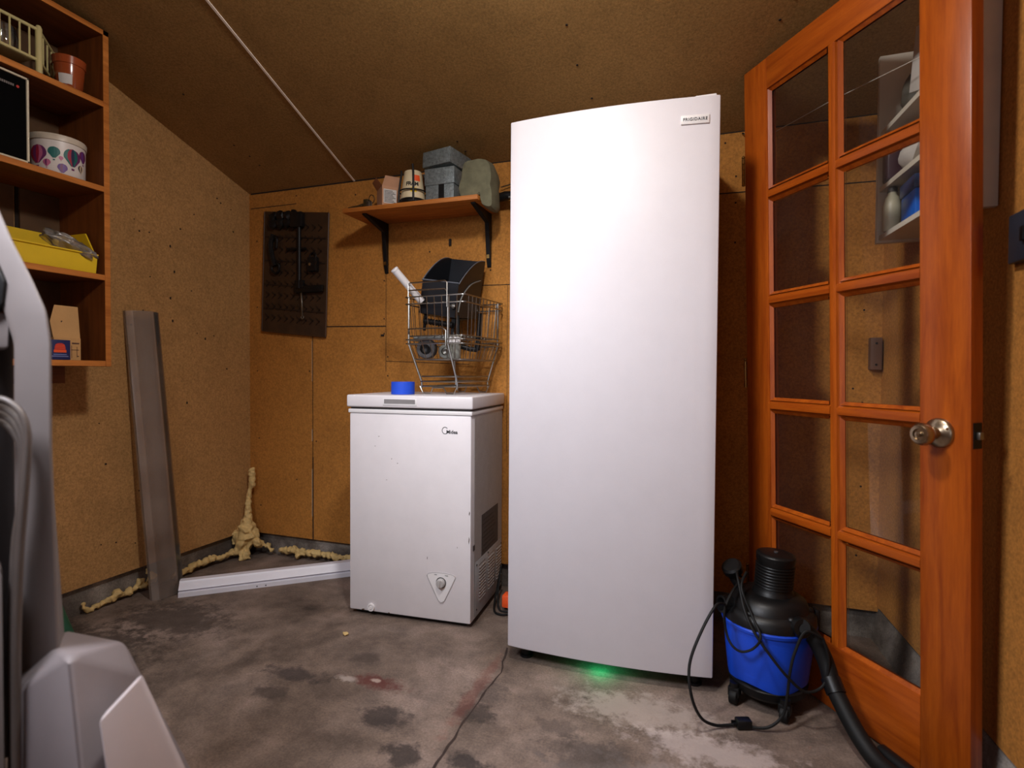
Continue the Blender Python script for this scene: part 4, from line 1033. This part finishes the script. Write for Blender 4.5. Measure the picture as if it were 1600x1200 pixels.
# motor housing, leaning a touch
ml = Matrix.Translation((.012,.0,.312)) @ Matrix.Rotation(.06,4,'Y')
g = G(); g.M = ml
g.lathe([(0,0),(.058,0),(.054,.012),(.050,.018),(.050,.095),(.052,.098),(.053,.114),(.050,.118),(.042,.1205),(0,.121)], seg=40); mh = part(t, 'motor_housing', g, M['black_plastic'])
g = G(); g.M = ml
for k in range(8): g.torus((0,0,.026+.0085*k),.0505,.0022,(0,0,1),40,6)
part(t, 'vent_rib', g, M['black_plastic'], parent=mh)
g = G(); g.M = ml; g.lathe([(.006,.12),(.006,.124),(0,.124)], seg=12); part(t, 'top_cap', g, M['grey_dark'], parent=mh)
# inlet port and carry knob at the left, hose socket at the right
g = G(); o_ = Vector((-.098,-.075,.275)); ax = Vector((-.6,-.8,.12)).normalized()
g.lathe([(.014,-.03),(.0215,-.03),(.0225,.0),(.0245,.004),(.0245,.016),(.0185,.016),(.0165,-.005),(0,-.006)], o_, ax, 28); part(t, 'inlet_port', g, M['black_plastic'])
g = G(); g.tube([(-.075,.0,.30),(-.095,-.01,.335),(-.10,-.012,.352)],.014,10); g.lathe([(0,-.012),(.026,-.012),(.030,-.006),(.030,.012),(.024,.018),(0,.018)], (-.098,-.012,.362), (-.2,-.55,.8), 26); part(t, 'carry_knob', g, M['black_plastic'])
g = G(); g.lathe([(0,-.03),(.02,-.03),(.026,-.01),(.028,.008),(.024,.018),(.012,.018),(.012,.0),(0,.0)], (.098,-.07,.262), (.55,-.75,.2), 26); part(t, 'hose_socket', g, M['black_plastic'])
def V(p):  # world point from vacuum frame
    c, s = math.cos(-.3337), math.sin(-.3337); return Vector((VC[0]+p[0]*c-p[1]*s, VC[1]+p[0]*s+p[1]*c, p[2]))
# power cord, in world coordinates, hung in loops over the tank
cord = [(.11,1.80,.335),(.095,1.745,.365),(.10,1.70,.34),(.112,1.655,.29),(.135,1.628,.245),(.17,1.612,.20),(.215,1.602,.15),(.26,1.61,.115),(.305,1.632,.13),(.318,1.645,.19),(.305,1.65,.245)]
g = G(); g.tube(cord, .0038, 8, smooth=6)
cord2 = [(.305,1.65,.245),(.262,1.64,.262),(.235,1.625,.21),(.222,1.612,.16),(.215,1.602,.10),(.205,1.596,.05),(.175,1.588,.018),(.14,1.583,.009),(.115,1.585,.012)]
g.tube(cord2, .0038, 8, smooth=6)
cord3 = [(.12,1.79,.34),(.085,1.70,.33),(.06,1.655,.285),(.064,1.638,.23),(.08,1.624,.20),(.105,1.62,.19),(.135,1.622,.205),(.15,1.62,.24),(.13,1.66,.28),(.105,1.69,.34),(.12,1.74,.37)]
g.tube(cord3, .0036, 8, smooth=6)
cord4 = [(.06,1.655,.30),(.034,1.60,.313),(-.005,1.552,.25),(-.03,1.522,.178),(-.024,1.50,.11),(.0,1.52,.045),(.035,1.55,.014),(.07,1.572,.008),(.10,1.584,.012)]
g.tube(cord4, .0040, 8, smooth=6)
cord5 = [(.066,1.645,.25),(.075,1.625,.18),(.10,1.62,.13),(.13,1.618,.11)]
cd = part(t, 'power_cord', g, M['black_rubber'], world=True)
g = G(); g.M = Matrix.Translation((.108,1.585,.014)) @ Matrix.Rotation(.35,4,'Z'); g.box(-.020,.020,-.013,.013,-.012,.012,.004); g.box(-.030,-.02,-.008,-.006,-.004,.004); g.box(-.030,-.02,.006,.008,-.004,.004); part(t, 'plug', g, M['black_plastic'], parent=cd, world=True)
# hose / wand lying along the door
th_ = t
g = G(); P = [(.262,1.685,.255),(.292,1.68,.225),(.316,1.668,.175),(.328,1.642,.13),(.345,1.606,.095),(.372,1.556,.052),(.40,1.508,.028),(.44,1.44,.027),(.49,1.34,.027),(.53,1.22,.027)]
g.tube([V((.105,-.085,.27))]+[Vector(p) for p in P], .021, 14, smooth=6); hs_ = part(th_, 'hose', g, M['black_rubber'], world=True)
g = G(); g.tube([Vector((.324,1.652,.142)),Vector((.334,1.628,.115))], .0245, 16); part(th_, 'cuff', g, M['black_plastic'], parent=hs_, world=True)
g = G(); g.tube([(.420,1.565,.022),(.474,1.475,.022),(.532,1.375,.022),(.575,1.27,.022)], .020, 14, smooth=3); single('extension_wand', 'black wand lying on the floor between the hose and the glazed door', 'wand', g, M['black_plastic'])

# ------------------------------------------------------------------ glazed door, propped in the right corner
d_o = (.2153,1.9517,0); d_rz = -.97281; d_rx = .03
t = thing('glazed_door', 'ten-pane varnished wooden door with glass panes propped in the right corner', 'door', d_o, d_rz, d_rx)
S0, S1, S2, S3, ML, MR = -.105, 0.0, .495, .608, .231, .267
TOPZ, GT, GB = 1.945, 1.848, .19
TH = .035
g = G(); g.box(S0, S1, 0, TH, .004, TOPZ, .002); part(t, 'stile', g, M['fir_v'])
g = G(); g.box(S2, S3, 0, TH, .004, TOPZ, .002); part(t, 'stile', g, M['fir_v'])
g = G(); g.box(S1, S2, 0, TH, GT, TOPZ, .001); part(t, 'top_rail', g, M['fir_x'])
g = G(); g.box(S1, S2, 0, TH, .004, GB, .001); part(t, 'bottom_rail', g, M['fir_x'])
rows = [1.520, 1.186, .850, .507]
def bar(h=.016, r=.018):
    return [(-r,.013),(-r,.010),(-r*.72,.006),(-r*.62,.001),(-r*.35,.0),(r*.35,.0),(r*.62,.001),(r*.72,.006),(r,.010),(r,.013),(r,.022),(r*.6,.033),(-r*.6,.033),(-r,.022)]
g = G(); c = (ML+MR)/2; g.prism([(c+x,y) for x, y in bar(r=.0175)], GB, GT, 'z'); part(t, 'vertical_muntin', g, M['fir_v'])
for z in rows:
    for (a, b) in ((S1, ML+.006), (MR-.006, S2)):
        g = G(); g.prism([(y, z+x) for x, y in bar(r=.0165)], a, b, 'x'); part(t, 'muntin', g, M['fir_x'])
# sticking beads round every pane, and the panes
zs = [GT]+rows+[GB]
for (a, b) in ((S1, ML), (MR, S2)):
    for i in range(5):
        z1 = zs[i]-(.0165 if i else 0); z0_ = zs[i+1]+(.0165 if i < 4 else 0)
        g = G(); k = .009
        for (p, q) in [((a,z1),(b,z1)),((b,z1),(b,z0_)),((b,z0_),(a,z0_)),((a,z0_),(a,z1))]:
            P = Vector((p[0],0,p[1])); Q = Vector((q[0],0,q[1])); c_ = Vector(((a+b)/2,0,(z0_+z1)/2))
            dr_ = (Q-P).normalized(); inn = Vector((-dr_.z,0,dr_.x)); inn = inn if inn.dot(c_-P) > 0 else -inn
            g.poly([P+Vector((0,.004,0)),Q+Vector((0,.004,0)),Q+inn*k-dr_*k+Vector((0,.013,0)),P+inn*k+dr_*k+Vector((0,.013,0))],[(0,1,2,3)])
            g.poly([P+Vector((0,.031,0)),Q+Vector((0,.031,0)),Q+inn*k-dr_*k+Vector((0,.020,0)),P+inn*k+dr_*k+Vector((0,.020,0))],[(0,1,2,3)])
        part(t, 'glazing_bead', g, M['fir_v'], flat=True)
        g = G(); g.poly([(a,.0165,z0_),(b,.0165,z0_),(b,.0165,z1),(a,.0165,z1)],[(0,1,2,3)]); part(t, 'pane', g, M['glass'], flat=True)
# knob set
kx, kz = .541, .820
g = G(); g.lathe([(0,0),(.034,0),(.0335,.004),(.030,.008),(.020,.011),(.0135,.014),(.0125,.028),(.017,.034),(.0235,.040),(.0255,.048),(.0245,.056),(.020,.061),(.013,.062),(.012,.058),(0,.058)], (kx,0,kz), (0,-1,0), 40); kn = part(t, 'door_knob', g, M['nickel'])
g = G(); g.cyl((kx,-.058,kz),(kx,-.066,kz),.006,seg=16,bev=.001); g.cyl((kx-.028,-.006,kz),(kx-.028,-.010,kz),.003,seg=10); g.cyl((kx+.024,-.006,kz+.012),(kx+.024,-.010,kz+.012),.003,seg=10); part(t, 'turn_button', g, M['nickel'], parent=kn)
g = G(); g.lathe([(0,0),(.033,0),(.032,.006),(.012,.010),(.012,.02),(0,.021)], (kx,TH,kz), (0,1,0), 32); part(t, 'door_knob', g, M['nickel'])
g = G(); g.box(S3,S3+.0015,.006,.030,kz-.028,kz+.028); lp = part(t, 'latch_plate', g, M['dark_steel'])
g = G(); g.box(S3+.0015,S3+.010,.012,.024,kz-.008,kz+.008,.002); part(t, 'latch_bolt', g, M['steel'], parent=lp)
for z in (1.625, .95, .25):
    g = G(); g.box(S0-.0025,S0,.004,.034,z-.045,z+.045)
    for k in range(5): g.cyl((S0-.005,-.002,z-.045+.018*k),(S0-.005,-.002,z-.029+.018*k),.005,seg=12)
    g.ball((S0-.005,-.002,z+.049),.0055,2)
    part(t, 'hinge', g, M['brass'])

# ------------------------------------------------------------------ white wall rack behind the door
t = thing('wall_rack', 'white painted open wall rack on the right wall behind the glazed door', 'shelves', (.6,1.7,1.345))
def rk(z0, z1, front=.485):
    g = G(); g.prism([(xr(1.55)-.002,1.57),(.575,1.57),(.57,1.58),(.505,1.66),(front,1.935),(xr(1.935)-.002,1.935)], z0, z1, 'z'); return g
for z in (1.352, 1.495, 1.66): part(t, 'shelf', rk(z, z+.014), M['white_wood'], world=True)
g = G(); g.box(.48,xr(1.95)-.002,1.935,1.953,1.345,1.90,.001); part(t, 'side_panel', g, M['white_wood'], world=True)
g = G(); g.box(.573,xr(1.55)-.002,1.552,1.570,1.335,2.07,.001); part(t, 'side_panel', g, M['white_wood'], world=True)
g = G(); g.box(.583,xr(1.75)-.002,1.57,1.935,1.366,1.40); part(t, 'back_rail', g, M['white_wood'], world=True)
t = thing('white_jug', 'pale plastic jug at the far end of the white wall rack bottom shelf', 'jug', (.505,1.885,1.3665))
g = G(); g.lathe([(0,0),(.020,0),(.023,.006),(.024,.07),(.018,.095),(.011,.105),(.011,.112),(0,.112)], seg=22); part(t, 'bottle', g, mat('pale_jug', lin((190,184,160)), .4))
g = G(); g.lathe([(0,.112),(.0125,.112),(.0125,.125),(0,.126)], seg=18); part(t, 'cap', g, M['grey_dark'])
t = thing('purple_bottle', 'dark purple bottle with a pale cap on the middle shelf of the white rack', 'bottle', (.502,1.88,1.5095))
g = G(); g.box(-.019,.022,-.026,.026,0,.118,.006); part(t, 'bottle', g, mat('dark_purple', lin((62,34,46)), .4))
g = G(); g.lathe([(0,.118),(.014,.118),(.013,.136),(0,.137)], seg=18); part(t, 'cap', g, M['white_plastic'])
t = thing('blue_container', 'bright blue plastic container on the bottom shelf of the white rack', 'container', (.540,1.765,1.3665))
g = G(); g.box(-.032,.028,-.055,.055,0,.072,.005); part(t, 'tub', g, mat('bright_blue', lin((26,104,214)), .35))
g = G(); g.box(-.035,.031,-.058,.058,.072,.108,.004); part(t, 'lid', g, mat('blue_lid', lin((44,66,112)), .3))
def crumple(name, label, c, s, m, sd):
    g = G(); t2 = bmesh.new(); bmesh.ops.create_icosphere(t2, subdivisions=3, radius=1)
    for v in t2.verts:
        k = 1+.32*noise.noise(v.co*1.8+Vector((sd,0,0)))+.15*abs(noise.noise(v.co*4+Vector((0,sd,0))))
        p = v.co*k; v.co = Vector((c[0]+p.x*s[0], c[1]+p.y*s[1], max(c[2]+p.z*s[2], c[2]-s[2]*.92)))
    g._merge(t2); single(name, label, 'bag', g, m)
crumple('white_bag', 'crumpled white plastic bag on the middle shelf of the white rack', (.545,1.785,1.5575), (.042,.075,.052), M['paper'], 2)
crumple('grey_bag', 'crumpled grey bag on the top shelf of the white rack', (.55,1.852,1.7335), (.034,.055,.062), mat('grey_bag', lin((92,88,80)), .6, var=.2), 5)
t = thing('white_carton', 'white carton with a blue edge tipped on the top shelf of the white rack', 'box', (.55,1.735,1.676))
g = G(); g.M = Matrix.Translation((.545,1.735,1.760)) @ Matrix.Rotation(.28,4,'X') @ Matrix.Rotation(.3,4,'Z'); g.box(-.026,.026,-.042,.036,-.058,.10,.001); part(t, 'carton', g, M['paper'], world=True)
g = G(); g.M = Matrix.Translation((.545,1.735,1.760)) @ Matrix.Rotation(.28,4,'X') @ Matrix.Rotation(.3,4,'Z'); g.box(-.0264,.0264,-.0424,-.026,-.058,.1004); part(t, 'blue_edge', g, mat('blue_edge', lin((40,70,130)), .5), world=True)
# thin pale tube drawn behind the glass
g = G(); g.tube([(.190,YB-.001,1.829),(.35,1.94,1.789),(.545,1.572,1.735)], .0011, 6); single('pale_line', 'thin pale line behind the top panes of the glazed door', 'cord', g, mat('pale_line', lin((210,205,195)), .5))
g = G(); g.tube([(.12,YB,1.858),(.12,YB-.02,1.852),(.135,YB-.025,1.84),(.15,YB-.018,1.842)], .0022, 6, smooth=3); single('wall_hook', 'small dark wire hook on the back wall under the ceiling by the door', 'hook', g, M['dark_steel'])
t = thing('wall_switch', 'dark navy switch box on the right wall at the photo edge', 'switch', (xr(1.42),1.42,1.185))
xs_ = xr(1.42)
g = G(); g.box(xs_-.02,xs_+.002,1.345,1.478,1.188,1.292,.004); sb = part(t, 'switch_plate', g, mat('navy_switch', lin((36,44,58)), .45), world=True)
g = G(); g.box(xs_-.028,xs_-.019,1.40,1.415,1.225,1.255,.002); part(t, 'toggle', g, M['black_plastic'], parent=sb, world=True)
t = thing('junction_box', 'small brown junction box on the back wall near the right corner', 'junction box', (.563,YB,.963))
g = G(); g.box(.545,.581,YB-.03,YB,.967,1.080,.003); part(t, 'cover', g, mat('brown_box', lin((104,72,56)), .6), world=True)
for z in (1.06,.985):
    g = G(); g.cyl((.563,YB-.032,z),(.563,YB-.029,z),.004,seg=10); part(t, 'screw', g, M['dark_steel'], world=True)

# ------------------------------------------------------------------ grey plastic machine in the left foreground
mrz = .33698
t = thing('plastic_machine', 'large grey moulded plastic machine with looped cables at the left foreground', 'machine', (0,0,0), mrz)
# local frame: x to the right, y away from the camera, z up
def loft(g, secs, bev=0):
    """stack of quads (each 4 pts) skinned top to bottom"""
    v = [p for s in secs for p in s]; f = [(3,2,1,0)]
    for i in range(len(secs)-1):
        a = 4*i; b = a+4
        for k in range(4): f.append((a+k, a+(k+1)%4, b+(k+1)%4, b+k))
    e_ = 4*(len(secs)-1); f.append((e_,e_+1,e_+2,e_+3))
    g.poly(v, f, bev, 3)
def sec(z, xl, xr_, y0, y1): return [(xl,y0,z),(xr_,y0,z),(xr_-.088,y1,z),(xl-.06,y1,z)]
g = G()
loft(g, [sec(.40,-.762,-.690,.84,.96),sec(.54,-.762,-.694,.84,.955),sec(.83,-.766,-.705,.845,.945),sec(.99,-.768,-.708,.850,.94),sec(1.04,-.785,-.716,.852,.94),sec(1.09,-.812,-.740,.855,.94),sec(1.15,-.83,-.772,.857,.94),sec(1.20,-.85,-.795,.86,.94),sec(1.34,-.90,-.855,.86,.94)], .009)
part(t, 'upright', g, M['grey_upright'])
g = G(); g.box(-.96,-.835,.875,.93,.30,1.02,.01); part(t, 'recessed_back', g, M['grey_dark'])
g = G(); loft(g, [sec(.98,-.90,-.785,.862,.93),sec(1.03,-.90,-.782,.862,.93),sec(1.045,-.90,-.80,.862,.93)], .006); part(t, 'grip_lower', g, M['grey_upright'])
g = G(); g.prism([(-.86,1.04),(-.80,1.035),(-.782,1.05),(-.780,1.085),(-.795,1.118),(-.83,1.14),(-.87,1.14)], .849, .862, 'y', .003, 2); part(t, 'grip_patch', g, M['black_plastic'], label='black patch in place of a hand opening')  # solid black patch stands for the dark of a hand opening
g = G(); g.prism([(-.80,.80),(-.742,.80),(-.80,.86),(-.85,.86)], 0, .655, 'z', .008, 2); part(t, 'side_column', g, mat('grey_taupe', lin((104,96,92)), .55))
# base housing
g = G()
top = [(-.736,.871,.512),(-.638,.792,.536),(-.646,.905,.500),(-.80,.985,.480),(-.80,.90,.49)]
v = [(-.735,.812,.470),(-.638,.790,.536),(-.644,.912,.497),(-.80,.99,.478),(-.80,.90,.50),(-.737,.868,.514),
     (-.735,.806,.0),(-.579,.775,.0),(-.50,.95,.0),(-.52,1.05,.0),(-.80,1.05,.0),(-.80,.82,.0),(-.612,.895,.452)]
f = [(0,1,5),(5,1,2),(5,2,3,4),(0,7,1) if False else (0,6,7,1),(1,7,8,12),(1,12,2),(2,12,8,9),(3,2,9,10),(4,3,10,11),(0,5,4),(0,4,11,6),(6,11,10,9,8,7)]
g.poly(v, f, .007, 3); part(t, 'housing', g, M['grey_plastic'])
g = G()
def up(p, a): return (p[0]+a[0], p[1]+a[1], p[2]+a[2])
fr_ = [(-.565,.830,.482),(-.580,.767,.455),(-.516,.761,.0),(-.462,.953,.0)]
off = (-.012,.026,-.006)
v = fr_+[up(p, off) for p in fr_]
g.poly(v, [(0,1,2,3),(7,6,5,4),(0,4,5,1),(1,5,6,2),(2,6,7,3),(3,7,4,0)], .006, 3); part(t, 'side_cover', g, M['grey_light'], label='pale grey side cover')
for k, (dx_, dz_) in enumerate([(0,0),(-.010,-.012),(-.021,-.022),(-.030,-.034)]):
    g = G(); y = .80+.008*k
    g.tube([(-.80+dx_,y,.885+dz_),(-.765+dx_,y,.905+dz_),(-.735+dx_,y,.905+dz_),(-.712+dx_,y,.885+dz_),(-.703+dx_,y,.85+dz_),(-.707+dx_,y,.78+dz_),(-.716+dx_,y,.68),(-.722+dx_,y,.55),(-.724+dx_,y,.40),(-.725+dx_,y,.2)], .0048, 10, smooth=6)
    part(t, 'cable', g, M['cable_grey'])
# green tub behind it
g = G(); g.lathe([(0,0),(.125,0),(.13,.004),(.118,.05),(.088,.15),(.082,.165),(.078,.165),(.07,.14),(0,.14)], (-2.085,1.17,0), seg=36)
single('green_tub', 'dark green rounded tub on the floor behind the grey machine', 'tub', g, M['green_plastic'])

# ------------------------------------------------------------------ light, camera
LX, LY = -.38, .87
t = thing('ceiling_light', 'round white flush ceiling light mounted above and in front of the freezers', 'light', (LX,LY,zc(LY)))
g = G(); g.M = Matrix.Translation((LX,LY,zc(LY)+.006)) @ Matrix.Rotation(-math.atan(.3166),4,'X')
g.lathe([(0,0),(.11,0),(.11,-.03),(.095,-.036),(0,-.036)], seg=40); part(t, 'base', g, M['white_plastic'], world=True)
def area(name, loc, size, power, col, rot=(0,0,0)):
    l = bpy.data.lights.new(name, 'AREA'); l.shape = 'DISK'; l.size = size; l.energy = power; l.color = col
    o = bpy.data.objects.new(name, l); COL.objects.link(o); o.location = loc; o.rotation_euler = rot; return o

def point(name, loc, r, power, col):
    l = bpy.data.lights.new(name, 'POINT'); l.shadow_soft_size = r; l.energy = power; l.color = col
    o = bpy.data.objects.new(name, l); COL.objects.link(o); o.location = loc; return o
def aim(o, p):
    o.rotation_euler = (Vector(p)-o.location).to_track_quat('-Z','Y').to_euler()
def spot(name, loc, r, power, col, size, blend, target):
    l = bpy.data.lights.new(name, 'SPOT'); l.shadow_soft_size = r; l.energy = power; l.color = col; l.spot_size = math.radians(size); l.spot_blend = blend
    o = bpy.data.objects.new(name, l); COL.objects.link(o); o.location = loc; aim(o, target); return o
point('lamp', (LX,LY,zc(LY)-.15), .065, 33, (1,.97,.95))
spot('lamp_down', (LX,LY,zc(LY)-.08), .075, 36, (1,.97,.95), 150, 1.0, (-.75,1.15,.0))
spot('fill_spot', (-1.05,.10,1.75), .25, 135, (.90,.92,1), 92, 1.0, (-.55,1.75,.25))  # added soft fill, out of view at left, brightens the centre
area('rear_fill', (-.2,YF+.06,.85), 1.3, 6, (.80,.86,1), (PI/2-.12,0,-.15))  # unseen cool fill added behind the camera; no doorway is modelled
point('indicator_glow', (-.303,1.725,.034), .006, .10, (.02,1,.35))

w = bpy.data.worlds.new('world'); scn.world = w; w.use_nodes = True
w.node_tree.nodes['Background'].inputs[0].default_value = (.5,.55,.6,1); w.node_tree.nodes['Background'].inputs[1].default_value = .02

yaw, pit, rol = -.33698, -.020997, .0063515
Fv = Vector((math.sin(yaw)*math.cos(pit), math.cos(yaw)*math.cos(pit), math.sin(pit)))
Rv = Vector((math.cos(yaw), -math.sin(yaw), 0)); Uv = Rv.cross(Fv)
R2 = Rv*math.cos(rol)+Uv*math.sin(rol); U2 = -Rv*math.sin(rol)+Uv*math.cos(rol)
cam = bpy.data.cameras.new('camera'); co = bpy.data.objects.new('camera', cam); COL.objects.link(co)
co.matrix_world = Matrix(((R2.x,U2.x,-Fv.x,0),(R2.y,U2.y,-Fv.y,0),(R2.z,U2.z,-Fv.z,.95),(0,0,0,1)))
cam.sensor_width = 36; cam.lens = 862.3/1600*36; cam.clip_start = .02
cam.dof.use_dof = True; cam.dof.focus_distance = 2.0; cam.dof.aperture_fstop = 2.6
scn.camera = co
scn.view_settings.view_transform = 'Standard'
scn.view_settings.look = 'None'
scn.view_settings.exposure = 0.0
